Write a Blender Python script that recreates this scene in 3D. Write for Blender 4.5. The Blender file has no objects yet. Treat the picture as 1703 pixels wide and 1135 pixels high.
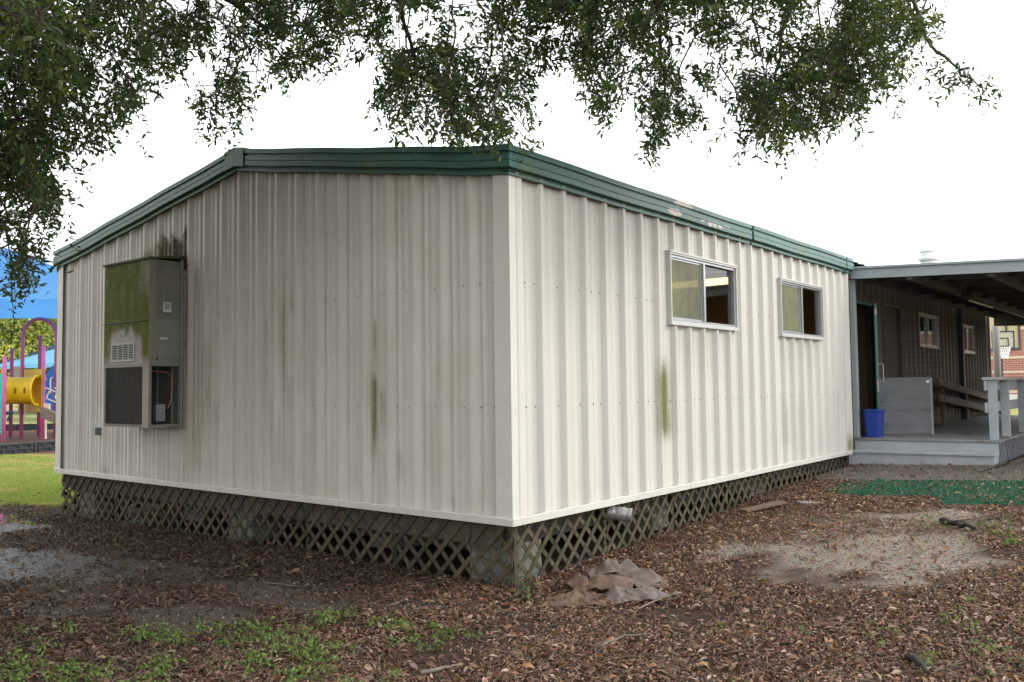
import bpy, math, random
import numpy as np
from mathutils import Vector, Matrix
random.seed(7); rng = np.random.default_rng(7)
scene = bpy.context.scene
COL = scene.collection

# ------------------------------------------------------------------ camera
F, PT, RO, YA = 1439.22, .052, -.0122, .6766
CP = np.array([4.0194, -4.9787, 1.5187])
fw = np.array([-math.sin(YA)*math.cos(PT), math.cos(YA)*math.cos(PT), math.sin(PT)])
_r = np.cross(fw, [0, 0, 1]); _r /= np.linalg.norm(_r); _u = np.cross(_r, fw)
RT = math.cos(RO)*_r + math.sin(RO)*_u; UP = -math.sin(RO)*_r + math.cos(RO)*_u
def ray(x, y): return fw + RT*(x-851.5)/F - UP*(y-567.5)/F
def at(x, y, dep): return CP + ray(x, y)*dep
def onplane(x, y, ax, v):
    d = ray(x, y); return CP + d*((v-CP[ax])/d[ax])
cam = bpy.data.cameras.new('camera'); camo = bpy.data.objects.new('camera', cam); COL.objects.link(camo)
M = Matrix([[RT[0], UP[0], -fw[0], CP[0]], [RT[1], UP[1], -fw[1], CP[1]], [RT[2], UP[2], -fw[2], CP[2]], [0, 0, 0, 1]])
camo.matrix_world = M
cam.sensor_width = 36; cam.lens = F/1703*36; cam.clip_end = 3000; cam.clip_start = .05
scene.camera = camo

# ------------------------------------------------------------------ noise
def vnoise(x, y, seed=0):
    x = np.asarray(x, float); y = np.asarray(y, float)
    xi = np.floor(x); yi = np.floor(y); fx = x-xi; fy = y-yi
    fx = fx*fx*(3-2*fx); fy = fy*fy*(3-2*fy)
    def h(a, b):
        v = np.sin(a*127.1+b*311.7+seed*74.7)*43758.5453
        return v-np.floor(v)
    return (h(xi, yi)*(1-fx)+h(xi+1, yi)*fx)*(1-fy)+(h(xi, yi+1)*(1-fx)+h(xi+1, yi+1)*fx)*fy
def fbm(x, y, seed=0, o=4):
    s = 0; a = .5; t = 0
    for k in range(o):
        s = s+a*vnoise(x*2**k, y*2**k, seed+k*13); t += a; a *= .5
    return s/t
def sstep(a, b, x):
    t = np.clip((x-a)/(b-a), 0, 1); return t*t*(3-2*t)

# ------------------------------------------------------------------ ground shape
def g0(x, y):
    x = np.asarray(x, float); y = np.asarray(y, float)
    rise = np.interp(y, [-60, 0, 6.1, 8, 40], [0, 0, .225, .29, .30])
    s = sstep(-6.5, -.5, x)
    z = .03+.012*np.clip(x, -10, 3)+s*rise+.02*np.clip(x, 0, 4)*sstep(1, 6, y)
    return z
def gz(x, y):
    x = np.asarray(x, float); y = np.asarray(y, float)
    near = np.exp(-((x-0)**2+(y)**2)/400.)
    n = (fbm(x*.9, y*.9, 3, 3)-.5)*.07+(fbm(x*5, y*5, 9, 3)-.5)*.022
    k = sstep(6.4, 5.2, y)+sstep(-2, -6, x)
    return g0(x, y)+n*near*np.clip(k, .15, 1)
def ghit(px, py, off=0.):
    z = .05
    for _ in range(60):
        p = onplane(px, py, 2, z); z = .5*z+.5*(float(g0(p[0], p[1]))+off)
    return p
def wpoly(pts): return np.array([ghit(*p)[:2] for p in pts])
def inpoly(P, x, y):
    c = np.zeros(np.shape(x), bool); n = len(P); j = n-1
    for i in range(n):
        xi, yi = P[i]; xj, yj = P[j]
        c ^= ((yi > y) != (yj > y)) & (x < (xj-xi)*(y-yi)/(yj-yi+1e-12)+xi); j = i
    return c
def soft(P, x, y, w=.12, seed=1):
    nx = (fbm(x*2.6, y*2.6, seed, 5)-.5)*w*8; ny = (fbm(x*2.6, y*2.6, seed+40, 5)-.5)*w*8
    s = 0
    for k in range(8):
        a = k*math.pi/4; s = s+inpoly(P, x+nx+math.cos(a)*w, y+ny+math.sin(a)*w)
    return s/8.

# ------------------------------------------------------------------ material helpers
def mat(name):
    m = bpy.data.materials.new(name); m.use_nodes = True
    nt = m.node_tree; nt.nodes.clear()
    out = nt.nodes.new('ShaderNodeOutputMaterial')
    b = nt.nodes.new('ShaderNodeBsdfPrincipled'); nt.links.new(b.outputs[0], out.inputs[0])
    return m, nt, b, out
def N(nt, t, **kw):
    n = nt.nodes.new(t)
    for k, v in kw.items():
        if k.startswith('i_'): n.inputs[k[2:].replace('_', ' ')].default_value = v
        else: setattr(n, k, v)
    return n
def L(nt, a, b): nt.links.new(a, b)
def val(nt, op, a, b=None):
    n = nt.nodes.new('ShaderNodeMath'); n.operation = op
    for i, v in enumerate((a, b)):
        if v is None: continue
        if hasattr(v, 'links'): nt.links.new(v, n.inputs[i])
        else: n.inputs[i].default_value = v
    return n.outputs[0]
def mix(nt, f, a, b, mode='MIX'):
    n = nt.nodes.new('ShaderNodeMix'); n.data_type = 'RGBA'; n.blend_type = mode
    for s, v in ((n.inputs[0], f), (n.inputs[6], a), (n.inputs[7], b)):
        if hasattr(v, 'links'): nt.links.new(v, s)
        elif isinstance(v, (int, float)): s.default_value = v
        else: s.default_value = (*v, 1) if len(v) == 3 else v
    return n.outputs[2]
def ramp(nt, f, a, b):
    n = nt.nodes.new('ShaderNodeMapRange'); n.clamp = True
    nt.links.new(f, n.inputs[0]); n.inputs[1].default_value = a; n.inputs[2].default_value = b
    return n.outputs[0]
def coords(nt, scale=(1, 1, 1), which='Object'):
    tc = nt.nodes.new('ShaderNodeTexCoord'); mp = nt.nodes.new('ShaderNodeMapping')
    nt.links.new(tc.outputs[which], mp.inputs[0]); mp.inputs['Scale'].default_value = scale
    return mp.outputs[0]
def noise(nt, co, scale, detail=4, rough=.6):
    n = nt.nodes.new('ShaderNodeTexNoise'); nt.links.new(co, n.inputs['Vector'])
    n.inputs['Scale'].default_value = scale; n.inputs['Detail'].default_value = detail; n.inputs['Roughness'].default_value = rough
    return n.outputs['Fac']
def attr(nt, name):
    n = nt.nodes.new('ShaderNodeAttribute'); n.attribute_name = name; return n
def bump(nt, b, h, strength=.3, dist=.01):
    n = nt.nodes.new('ShaderNodeBump'); n.inputs['Strength'].default_value = strength; n.inputs['Distance'].default_value = dist
    nt.links.new(h, n.inputs['Height']); nt.links.new(n.outputs[0], b.inputs['Normal'])
def simple(name, c, rough=.6, metal=0, var=.25, sc=6, c2=None, thr=(.45, .7), bm=.15, stretch=(1, 1, 1), spec=.4):
    """colour with dirt-like variation and a second colour in blotches"""
    m, nt, b, o = mat(name)
    co = coords(nt, stretch)
    n1 = noise(nt, co, sc, 5); n2 = noise(nt, co, sc*7, 3)
    f = val(nt, 'ADD', val(nt, 'MULTIPLY', n1, .7), val(nt, 'MULTIPLY', n2, .3))
    lo = tuple(v*(1-var) for v in c); hi = tuple(min(1, v*(1+var)) for v in c)
    col = mix(nt, ramp(nt, f, .3, .7), lo, hi)
    if c2: col = mix(nt, ramp(nt, noise(nt, co, sc*.8, 6, .7), *thr), col, c2)
    L(nt, col, b.inputs['Base Color']); b.inputs['Roughness'].default_value = rough; b.inputs['Metallic'].default_value = metal
    b.inputs['Specular IOR Level'].default_value = spec
    if bm: bump(nt, b, n2, bm, .004)
    return m

# ------------------------------------------------------------------ mesh builder
class MB:
    def __init__(s): s.v = []; s.f = []; s.m = []; s.cur = 0
    def add(s, vs, fs):
        o = len(s.v); s.v += [tuple(map(float, p)) for p in vs]
        for f in fs: s.f.append(tuple(i+o for i in f)); s.m.append(s.cur)
        return s
    def obox(s, c, ax, ay, az):
        c = np.array(c, float); ax, ay, az = (np.array(a, float) for a in (ax, ay, az))
        vs = [c+i*ax+j*ay+k*az for k in (-1, 1) for j in (-1, 1) for i in (-1, 1)]
        return s.add(vs, [(0, 2, 3, 1), (4, 5, 7, 6), (0, 1, 5, 4), (2, 6, 7, 3), (0, 4, 6, 2), (1, 3, 7, 5)])
    def box(s, x0, y0, z0, x1, y1, z1):
        return s.obox(((x0+x1)/2, (y0+y1)/2, (z0+z1)/2), ((x1-x0)/2, 0, 0), (0, (y1-y0)/2, 0), (0, 0, (z1-z0)/2))
    def bar(s, p, q, w, h, up=(0, 0, 1)):
        p = np.array(p, float); q = np.array(q, float); d = q-p; l = np.linalg.norm(d); d /= l
        a = np.cross(d, up); a /= np.linalg.norm(a); b = np.cross(a, d)
        return s.obox((p+q)/2, d*l/2, a*w/2, b*h/2)
    def tube(s, pts, rad, n=10, cap=True):
        pts = [np.array(p, float) for p in pts]
        if not hasattr(rad, '__len__'): rad = [rad]*len(pts)
        o = len(s.v); prev = None
        for i, p in enumerate(pts):
            d = pts[min(i+1, len(pts)-1)]-pts[max(i-1, 0)]; d = d/(np.linalg.norm(d)+1e-9)
            if prev is None:
                a = np.cross(d, (0, 0, 1) if abs(d[2]) < .9 else (1, 0, 0))
            else: a = prev-d*np.dot(prev, d)
            a = a/(np.linalg.norm(a)+1e-9); prev = a; b = np.cross(d, a)
            for k in range(n):
                t = 2*math.pi*k/n; s.v.append(tuple(p+rad[i]*(math.cos(t)*a+math.sin(t)*b)))
        for i in range(len(pts)-1):
            for k in range(n):
                k2 = (k+1) % n
                s.f.append((o+i*n+k, o+i*n+k2, o+(i+1)*n+k2, o+(i+1)*n+k)); s.m.append(s.cur)
        if cap:
            s.f.append(tuple(o+k for k in range(n))[::-1]); s.m.append(s.cur)
            s.f.append(tuple(o+(len(pts)-1)*n+k for k in range(n))); s.m.append(s.cur)
        return s
    def prism(s, poly, fn, t0, t1):
        """poly: list of 2D points; fn(u, v, t) -> 3D"""
        n = len(poly)
        vs = [fn(u, v, t0) for u, v in poly]+[fn(u, v, t1) for u, v in poly]
        fs = [tuple(range(n))[::-1], tuple(range(n, 2*n))]+[(i, (i+1) % n, n+(i+1) % n, n+i) for i in range(n)]
        return s.add(vs, fs)
    def frame(s, fn, u0, v0, u1, v1, w, t0, t1):
        """picture-frame of four butted pieces"""
        for a, b, c, d in ((u0, v0, u1, v0+w), (u0, v1-w, u1, v1), (u0, v0+w, u0+w, v1-w), (u1-w, v0+w, u1, v1-w)):
            s.prism([(a, b), (c, b), (c, d), (a, d)], fn, t0, t1)
        return s
    def build(s, name, mats, parent=None, smooth=False, bevel=0, attrs=None):
        return mesh_obj(name, np.array(s.v), s.f, mats, parent, smooth, bevel, s.m, attrs)
def mesh_obj(name, v, f, mats, parent=None, smooth=False, bevel=0, mi=None, attrs=None):
    me = bpy.data.meshes.new(name)
    if isinstance(f, np.ndarray):
        k = f.shape[1]
        me.vertices.add(len(v)); me.vertices.foreach_set('co', np.ascontiguousarray(v, np.float32).ravel())
        me.loops.add(f.size); me.loops.foreach_set('vertex_index', f.astype(np.int32).ravel())
        me.polygons.add(len(f)); me.polygons.foreach_set('loop_start', np.arange(0, f.size, k, dtype=np.int32))
        me.polygons.foreach_set('loop_total', np.full(len(f), k, np.int32))
        me.update(calc_edges=True)
    else:
        me.from_pydata([tuple(p) for p in v], [], f)
    if not isinstance(mats, (list, tuple)): mats = [mats]
    for m in mats: me.materials.append(m)
    if mi is not None and len(mats) > 1: me.polygons.foreach_set('material_index', np.array(mi, np.int32))
    if smooth: me.polygons.foreach_set('use_smooth', np.ones(len(me.polygons), bool))
    for k, a in (attrs or {}).items():
        a = np.asarray(a, np.float32)
        if a.ndim == 1:
            at_ = me.attributes.new(k, 'FLOAT', 'POINT'); at_.data.foreach_set('value', a)
        else:
            at_ = me.attributes.new(k, 'FLOAT_COLOR', 'POINT')
            at_.data.foreach_set('color', np.concatenate([a, np.ones((len(a), 1), np.float32)], 1).ravel())
    me.update()
    o = bpy.data.objects.new(name, me); COL.objects.link(o)
    if bevel:
        bv = o.modifiers.new('bevel', 'BEVEL'); bv.width = bevel; bv.segments = 2; bv.limit_method = 'ANGLE'
    if parent is not None:
        o.parent = parent
        if parent.type == 'EMPTY': o.matrix_parent_inverse = Matrix.Translation(parent.location).inverted()
    return o
def tag(o, label=None, cat=None, group=None, kind=None):
    if label: o['label'] = label
    if cat: o['category'] = cat
    if group: o['group'] = group
    if kind: o['kind'] = kind
    return o
def thing(name, loc, label, cat, group=None):
    e = bpy.data.objects.new(name, None); COL.objects.link(e); e.location = loc; e.empty_display_size = .1
    return tag(e, label, cat, group)
def grid_surface(xs, ys, zf):
    X, Y = np.meshgrid(xs, ys); Z = zf(X, Y)
    v = np.stack([X.ravel(), Y.ravel(), Z.ravel()], 1)
    nx, ny = len(xs), len(ys); i = (np.arange(ny-1)[:, None]*nx+np.arange(nx-1)[None]).ravel()
    return v, np.stack([i, i+1, i+1+nx, i+nx], 1)

# ------------------------------------------------------------------ materials
def siding(name, warm):
    m, nt, b, o = mat(name)
    co = coords(nt)
    st = coords(nt, (9, 9, .35)); st2 = coords(nt, (40, 40, 1.2))
    n1 = noise(nt, st, 1, 4); n2 = noise(nt, co, 1.3, 5); n3 = noise(nt, st2, 1, 4); n4 = noise(nt, co, 60, 3)
    dt = attr(nt, 'dirt').outputs['Fac']
    col = mix(nt, ramp(nt, n1, .3, .75), tuple(v*.93 for v in warm), warm)
    col = mix(nt, val(nt, 'MULTIPLY', dt, val(nt, 'MULTIPLY', ramp(nt, n2, .45, .75), .5)), col, (.45, .43, .33))
    col = mix(nt, val(nt, 'MULTIPLY', dt, val(nt, 'MULTIPLY', ramp(nt, n3, .56, .75), .4)), col, (.34, .32, .22))
    al = attr(nt, 'algae').outputs['Fac']; ru = attr(nt, 'rust').outputs['Fac']
    fa = val(nt, 'MULTIPLY', al, val(nt, 'ADD', .25, val(nt, 'MULTIPLY', ramp(nt, val(nt, 'ADD', val(nt, 'MULTIPLY', n3, .6), val(nt, 'MULTIPLY', n4, .4)), .35, .65), 1.0)))
    col = mix(nt, val(nt, 'MINIMUM', fa, .95), col, (.13, .125, .03))
    fr = val(nt, 'MULTIPLY', ru, val(nt, 'ADD', .3, ramp(nt, n4, .3, .7)))
    col = mix(nt, val(nt, 'MINIMUM', fr, .95), col, (.055, .038, .016))
    L(nt, col, b.inputs['Base Color']); b.inputs['Roughness'].default_value = .5
    b.inputs['Specular IOR Level'].default_value = .3
    bump(nt, b, noise(nt, co, 2.2, 3), .10, .03)
    return m
M_side = siding('painted_siding', (.60, .572, .52))
M_side2 = siding('shade_toned_siding', (.085, .07, .058))  # siding under the porch, its deep shade put into the colour
M_trim = simple('trim_paint', (.59, .57, .515), .5, var=.08, sc=3, c2=(.30, .30, .18), thr=(.62, .85), bm=.05)
def green_metal(name, c, peel):
    m, nt, b, o = mat(name); co = coords(nt)
    n = noise(nt, coords(nt, (1, 1, 3)), 2.5, 5); n2 = noise(nt, co, 18, 4)
    col = mix(nt, ramp(nt, n, .3, .7), tuple(v*.8 for v in c), tuple(v*1.15 for v in c))
    col = mix(nt, val(nt, 'MULTIPLY', ramp(nt, noise(nt, co, 1.1, 5, .7), .55, .72), .75), col, (.11, .12, .045))
    col = mix(nt, val(nt, 'MULTIPLY', ramp(nt, n2, .62, .72), .6), col, (.03, .03, .025))
    pe = attr(nt, 'peel').outputs['Fac']
    col = mix(nt, val(nt, 'GREATER_THAN', val(nt, 'MULTIPLY', pe, val(nt, 'ADD', .4, n2)), .5), col, peel)
    L(nt, col, b.inputs['Base Color']); b.inputs['Roughness'].default_value = .42
    return m
M_green = green_metal('green_painted_metal', (.048, .130, .112), (.47, .42, .37))
M_alu = simple('aluminium', (.46, .47, .48), .35, .6, var=.12, sc=8, bm=.03)
M_frame = simple('white_window_frame', (.52, .52, .50), .4, .1, var=.08, sc=5, bm=.03)
M_dark = simple('dark_void', (.02, .02, .02), .9, var=.3)
M_roof = simple('green_roof_sheet', (.05, .13, .11), .5, var=.2, sc=1.5, c2=(.1, .11, .06))
M_wood = None
def wood(name, c, moss, tint=True):
    m, nt, b, o = mat(name); co = coords(nt, (1, 1, 1)); n1 = noise(nt, co, 14, 5); n2 = noise(nt, co, 3, 4); n3 = noise(nt, co, 70, 3)
    col = mix(nt, ramp(nt, n1, .3, .7), tuple(v*.6 for v in c), tuple(v*1.35 for v in c))
    col = mix(nt, ramp(nt, n2, .48, .68), col, moss)
    col = mix(nt, val(nt, 'MULTIPLY', ramp(nt, n3, .62, .8), .6), col, tuple(v*2.4 for v in c))
    L(nt, col, b.inputs['Base Color']); b.inputs['Roughness'].default_value = .85; b.inputs['Specular IOR Level'].default_value = .2
    bump(nt, b, n1, .4, .006)
    return m
M_lat = wood('weathered_lattice_wood', (.085, .067, .043), (.05, .052, .022))
M_lat2 = wood('weathered_lattice_wood_darker', (.065, .054, .04), (.034, .038, .018))
M_block = simple('concrete_block', (.30, .29, .27), .9, var=.2, sc=12, c2=(.16, .16, .11), thr=(.5, .75), bm=.5)
M_conc = simple('old_concrete', (.105, .095, .078), .85, var=.3, sc=1.5, c2=(.06, .053, .04), thr=(.45, .68), bm=.3)
M_concl = simple('pale_concrete', (.50, .49, .46), .85, var=.12, sc=1, bm=.2)
M_gpaint = simple('grey_deck_paint', (.30, .32, .34), .6, var=.15, sc=4, c2=(.13, .14, .085), thr=(.58, .78), bm=.1)
M_gpaint2 = simple('grey_fascia_paint', (.27, .31, .33), .55, var=.12, sc=2.2, c2=(.20, .21, .19), thr=(.55, .8), bm=.08)
M_porchroof = simple('grey_pan_sheet', (.17, .17, .17), .6, var=.15, sc=2)
M_beam = simple('brown_grey_beam', (.10, .085, .075), .7, var=.2, sc=4)
M_rail = simple('weathered_rail_wood', (.10, .08, .065), .8, var=.3, sc=8, bm=.2)
M_ply = simple('grey_plywood', (.165, .172, .178), .75, var=.2, sc=3, c2=(.075, .075, .068), thr=(.56, .72), stretch=(1, 1, 3), bm=.15)
M_bin = simple('blue_plastic', (.010, .038, .26), .4, var=.1, sc=5, bm=.04)
M_brown = simple('brown_door', (.10, .045, .025), .6, var=.2, sc=4)
M_teal = simple('teal_door_paint', (.04, .13, .12), .45, var=.15, sc=5)
M_chrome = simple('brushed_steel', (.32, .32, .31), .5, .3, var=.1, bm=.02)
M_intr = simple('interior_panel', (.36, .25, .17), .7, var=.15, sc=2)
M_ceil = simple('ceiling_tile', (.4, .38, .34), .8, var=.1)
M_white = simple('white_metal', (.75, .75, .74), .45, var=.06, bm=.03)
M_black = simple('black_plastic', (.028, .03, .036), .5, var=.2, sc=6, bm=.1)
M_bark = simple('bark', (.05, .04, .034), .95, var=.5, sc=9, c2=(.11, .10, .09), thr=(.52, .7), bm=2.5, stretch=(1, 1, .6))
M_twig = simple('twig_bark', (.07, .055, .042), .9, var=.3, sc=20)
M_stick = simple('dead_wood', (.17, .14, .11), .9, var=.4, sc=14, bm=.4)
M_stickd = simple('dark_dead_wood', (.035, .03, .026), .9, var=.4, sc=14, bm=.4)

def leafmat(name, trans=.35, rough=.5, key='col', spec=.3):
    m, nt, b, o = mat(name); c = attr(nt, key).outputs['Color']
    L(nt, c, b.inputs['Base Color']); b.inputs['Roughness'].default_value = rough; b.inputs['Specular IOR Level'].default_value = spec
    if trans:
        t = N(nt, 'ShaderNodeBsdfTranslucent'); L(nt, mix(nt, 1, c, (1.5, 1.6, .8), 'MULTIPLY'), t.inputs[0])
        mx = N(nt, 'ShaderNodeMixShader'); mx.inputs[0].default_value = trans
        L(nt, b.outputs[0], mx.inputs[1]); L(nt, t.outputs[0], mx.inputs[2]); L(nt, mx.outputs[0], o.inputs[0])
    return m
M_leaf = leafmat('oak_leaf', .35, .45)
M_litter = leafmat('dead_leaf', .12, .6, spec=.35)
M_weed = leafmat('weed_leaf', .3, .6)
M_grass = leafmat('grass_blade', .3, .6)
M_turf = leafmat('turf_fibre', .1, .6)
def glass(name, tint, gl=.9):
    m = bpy.data.materials.new(name); m.use_nodes = True; nt = m.node_tree; nt.nodes.clear()
    o = N(nt, 'ShaderNodeOutputMaterial'); t = N(nt, 'ShaderNodeBsdfTransparent'); g = N(nt, 'ShaderNodeBsdfGlossy')
    t.inputs[0].default_value = (*tint, 1); g.inputs['Roughness'].default_value = .03; g.inputs[0].default_value = (gl, gl, gl, 1)
    fr = N(nt, 'ShaderNodeFresnel'); fr.inputs[0].default_value = 1.5
    mx = N(nt, 'ShaderNodeMixShader'); ge = N(nt, 'ShaderNodeNewGeometry')
    L(nt, val(nt, 'MULTIPLY', fr.outputs[0], val(nt, 'SUBTRACT', 1, ge.outputs['Backfacing'])), mx.inputs[0]); L(nt, t.outputs[0], mx.inputs[1]); L(nt, g.outputs[0], mx.inputs[2])
    L(nt, mx.outputs[0], o.inputs[0]); return m
M_glass = glass('window_glass', (.88, .90, .87))
def screenmat():
    m, nt, b, o = mat('insect_screen'); co = coords(nt, (1, 1, .6))
    n = noise(nt, co, 2.6, 4); n2 = noise(nt, co, 11, 4)
    col = mix(nt, ramp(nt, val(nt, 'ADD', val(nt, 'MULTIPLY', n, .7), val(nt, 'MULTIPLY', n2, .3)), .35, .65), (.12, .125, .09), (.24, .25, .12))
    L(nt, col, b.inputs['Base Color']); b.inputs['Roughness'].default_value = .7; b.inputs['Alpha'].default_value = .72
    return m
M_screen = screenmat()
def emit(name, c, s):
    m = bpy.data.materials.new(name); m.use_nodes = True; nt = m.node_tree; nt.nodes.clear()
    o = N(nt, 'ShaderNodeOutputMaterial'); e = N(nt, 'ShaderNodeEmission'); e.inputs[0].default_value = (*c, 1); e.inputs[1].default_value = s
    L(nt, e.outputs[0], o.inputs[0]); return m

# ------------------------------------------------------------------ ground
P_gravel = wpoly([(1170, 905), (1260, 872), (1400, 850), (1560, 843), (1660, 868), (1650, 935), (1540, 968), (1380, 968), (1240, 945)])
P_path = [wpoly(p) for p in (
    [(690, 1000), (760, 988), (875, 996), (868, 1022), (780, 1030), (680, 1020)],
    [(330, 972), (480, 960), (640, 978), (730, 995), (700, 1022), (560, 1014), (420, 1002)],
    [(205, 934), (300, 930), (375, 944), (330, 957), (230, 952)],
    [(20, 1012), (120, 985), (225, 990), (235, 1012), (100, 1036), (30, 1042)],
    [(200, 1024), (330, 1012), (440, 1040), (400, 1060), (270, 1050)])]
P_wet = wpoly([(-200, 840), (112, 846), (290, 892), (190, 930), (140, 990), (60, 1010), (-200, 1020)])
P_lawn = wpoly([(-500, 757), (140, 757), (140, 843), (-500, 846)])
P_mulch = wpoly([(-500, 716), (160, 716), (160, 757), (-500, 757)])
def axis(segs):
    a = []
    for s0, s1, st in segs: a += list(np.arange(s0, s1, st))
    return np.array(a+[segs[-1][1]])
gx = axis([(-900, -120, 60), (-120, -40, 5), (-40, -14, .6), (-14, -9, .14), (-9, 4.2, .055), (4.2, 8, .2), (8, 30, 2), (30, 120, 15), (120, 900, 60)])
gy = axis([(-900, -120, 60), (-120, -20, 10), (-20, -5, .6), (-5, -3.6, .12), (-3.6, 6.6, .055), (6.6, 14, .2), (14, 40, 1), (40, 120, 8), (120, 900, 60)])
gv, gf = grid_surface(gx, gy, gz)
X, Y = gv[:, 0], gv[:, 1]
gravel = soft(P_gravel, X, Y, .16, 5)
path = np.max([soft(p, X, Y, .09, 21+i) for i, p in enumerate(P_path)], 0)
wet = soft(P_wet, X, Y, .2, 8)
mulch = inpoly(P_mulch, X, Y).astype(float)
dcam = np.hypot(X-CP[0], Y-CP[1])
far = np.clip(sstep(12, 13.5, (X-CP[0])*fw[0]+(Y-CP[1])*fw[1]), 0, 1)*(X < -7.3)
lawn = np.maximum(soft(P_lawn, X, Y, .35, 30), np.maximum(far, (dcam > 26)*1.))*(1-mulch)
under = ((X > -7.25) & (X < -.08) & (Y > .1) & (Y < 18.2))*1.
def groundmat():
    m, nt, b, o = mat('ground_soil'); co = coords(nt)
    n1 = noise(nt, co, 2.2, 6, .65); n2 = noise(nt, co, 22, 5, .7); n3 = noise(nt, co, 110, 3, .7); n4 = noise(nt, co, .7, 4)
    soil = mix(nt, ramp(nt, n2, .3, .7), (.026, .018, .014), (.080, .055, .043))
    soil = mix(nt, ramp(nt, n3, .58, .72), soil, (.15, .10, .075))
    soil = mix(nt, val(nt, 'MULTIPLY', ramp(nt, n1, .5, .7), .7), soil, (.04, .027, .02))
    vo = N(nt, 'ShaderNodeTexVoronoi'); vo.inputs['Scale'].default_value = 75; L(nt, co, vo.inputs['Vector'])
    grv = mix(nt, ramp(nt, n3, .3, .7), (.20, .165, .135), (.39, .33, .275))
    grv = mix(nt, .45, grv, mix(nt, 1, grv, vo.outputs['Color'], 'MULTIPLY'))
    grv = mix(nt, ramp(nt, n2, .55, .75), grv, (.09, .07, .055))
    pth = mix(nt, ramp(nt, n3, .35, .7), (.036, .028, .022), (.125, .10, .083))
    pth = mix(nt, ramp(nt, n2, .5, .8), pth, (.045, .036, .03))
    grs = mix(nt, ramp(nt, n2, .3, .7), (.19, .21, .065), (.33, .33, .115))
    grs = mix(nt, ramp(nt, n1, .46, .66), grs, (.27, .215, .11))
    mul = mix(nt, ramp(nt, n2, .3, .7), (.05, .03, .02), (.15, .085, .055))
    col = mix(nt, attr(nt, 'path').outputs['Fac'], soil, pth)
    col = mix(nt, attr(nt, 'gravel').outputs['Fac'], col, grv)
    col = mix(nt, attr(nt, 'lawn').outputs['Fac'], col, grs)
    col = mix(nt, attr(nt, 'mulch').outputs['Fac'], col, mul)
    wt = attr(nt, 'wet').outputs['Fac']
    col = mix(nt, val(nt, 'MULTIPLY', wt, .55), col, (.018, .017, .018))
    L(nt, col, b.inputs['Base Color'])
    L(nt, val(nt, 'SUBTRACT', .9, val(nt, 'MULTIPLY', wt, val(nt, 'MULTIPLY', ramp(nt, n2, .62, .38), .72))), b.inputs['Roughness'])
    L(nt, val(nt, 'ADD', .08, val(nt, 'MULTIPLY', wt, .4)), b.inputs['Specular IOR Level'])
    h = val(nt, 'ADD', val(nt, 'MULTIPLY', n2, .6), val(nt, 'MULTIPLY', n3, .4))
    bump(nt, b, h, .7, .02)
    return m
ground = mesh_obj('ground', gv, gf, groundmat(), smooth=True, attrs=dict(gravel=gravel, path=path, wet=wet, mulch=mulch, lawn=lawn))
tag(ground, kind='structure')

def watermat():
    m, nt, b, o = mat('puddle_water'); co = coords(nt)
    b.inputs['Base Color'].default_value = (.03, .028, .025, 1); b.inputs['Roughness'].default_value = .04
    b.inputs['Specular IOR Level'].default_value = .6
    bump(nt, b, noise(nt, co, 9, 2), .02, .01); return m
M_water = watermat()
PUD = []
def puddle(pts, z):
    P = wpoly(pts); PUD.append(P); c = P.mean(0)
    ang = np.linspace(0, 2*math.pi, 48, endpoint=False)
    mb = MB(); n = len(P)
    # resample outline and wobble it
    out = []
    for i in range(n):
        for k in range(8):
            q = P[i]+(P[(i+1) % n]-P[i])*k/8; w = .85+.3*fbm(q[0]*3, q[1]*3, 77, 3)
            out.append(c+(q-c)*w)
    mb.add([(c[0], c[1], z)]+[(q[0], q[1], z) for q in out], [(0, i+1, (i+1) % len(out)+1) for i in range(len(out))])
    return tag(mb.build('puddle_water', M_water), kind='structure')
puddle([(-300, 855), (0, 852), (104, 848), (112, 868), (70, 885), (0, 893), (-300, 900)], -.044)
PUD.append(wpoly([(-200, 915), (20, 912), (85, 925), (95, 945), (45, 962), (-20, 968), (-200, 980)]))
puddle([(140, 872), (165, 868), (190, 876), (165, 886)], -.02)

# ------------------------------------------------------------------ classroom building
W, LEN, ZT, H, RISE, XR = 7.32, 18.25, .5, 2.604, .603, -3.41
LP = 7.7625                                   # where the porch begins
EAVE = ZT+H
def top(x):
    x = np.clip(np.asarray(x, float), -W, 0)
    return EAVE+RISE*np.where(x > XR, (0-x)/(0-XR), (x+W)/(XR+W))
def top(x, _t=None):
    x = np.clip(np.asarray(x, float), -W, 0)
    return EAVE+RISE*np.where(x > XR, -x/-XR, (x+W)/(XR+W))
bld = thing('portable_classroom', (-W/2, LEN/2, 0), 'long beige corrugated metal classroom with green fascia, raised on a wooden lattice skirt', 'building')
PER = .305
PROF = [(0, 0), (.066, 0), (.070, -.004), (.074, 0), (.136, 0), (.140, -.004), (.144, 0), (.220, 0), (.229, .042), (.274, .042), (.292, 0)]
PROF2 = [(0, 0), (.060, 0), (.063, .005), (.080, .005), (.084, 0), (.137, 0), (.140, .005), (.157, .005), (.161, 0), (.208, 0), (.238, .030), (.276, .030), (.301, 0)]
def profile(length, extra=(), start=0., prof=None):
    s, d = [], []
    k = -1
    while k*PER+start < length:
        for a, b in prof or PROF:
            t = k*PER+a+start
            if 0 <= t <= length: s.append(t); d.append(b)
        k += 1
    s = np.array(s); d = np.array(d)
    ex = np.array([0, length]+list(extra)); dd = np.interp(ex, s, d)
    s = np.concatenate([s, ex]); d = np.concatenate([d, dd]); o = np.argsort(s, kind='stable'); s, d = s[o], d[o]
    keep = np.concatenate([[True], np.diff(s) > 1e-5]); return s[keep], d[keep]
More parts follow.
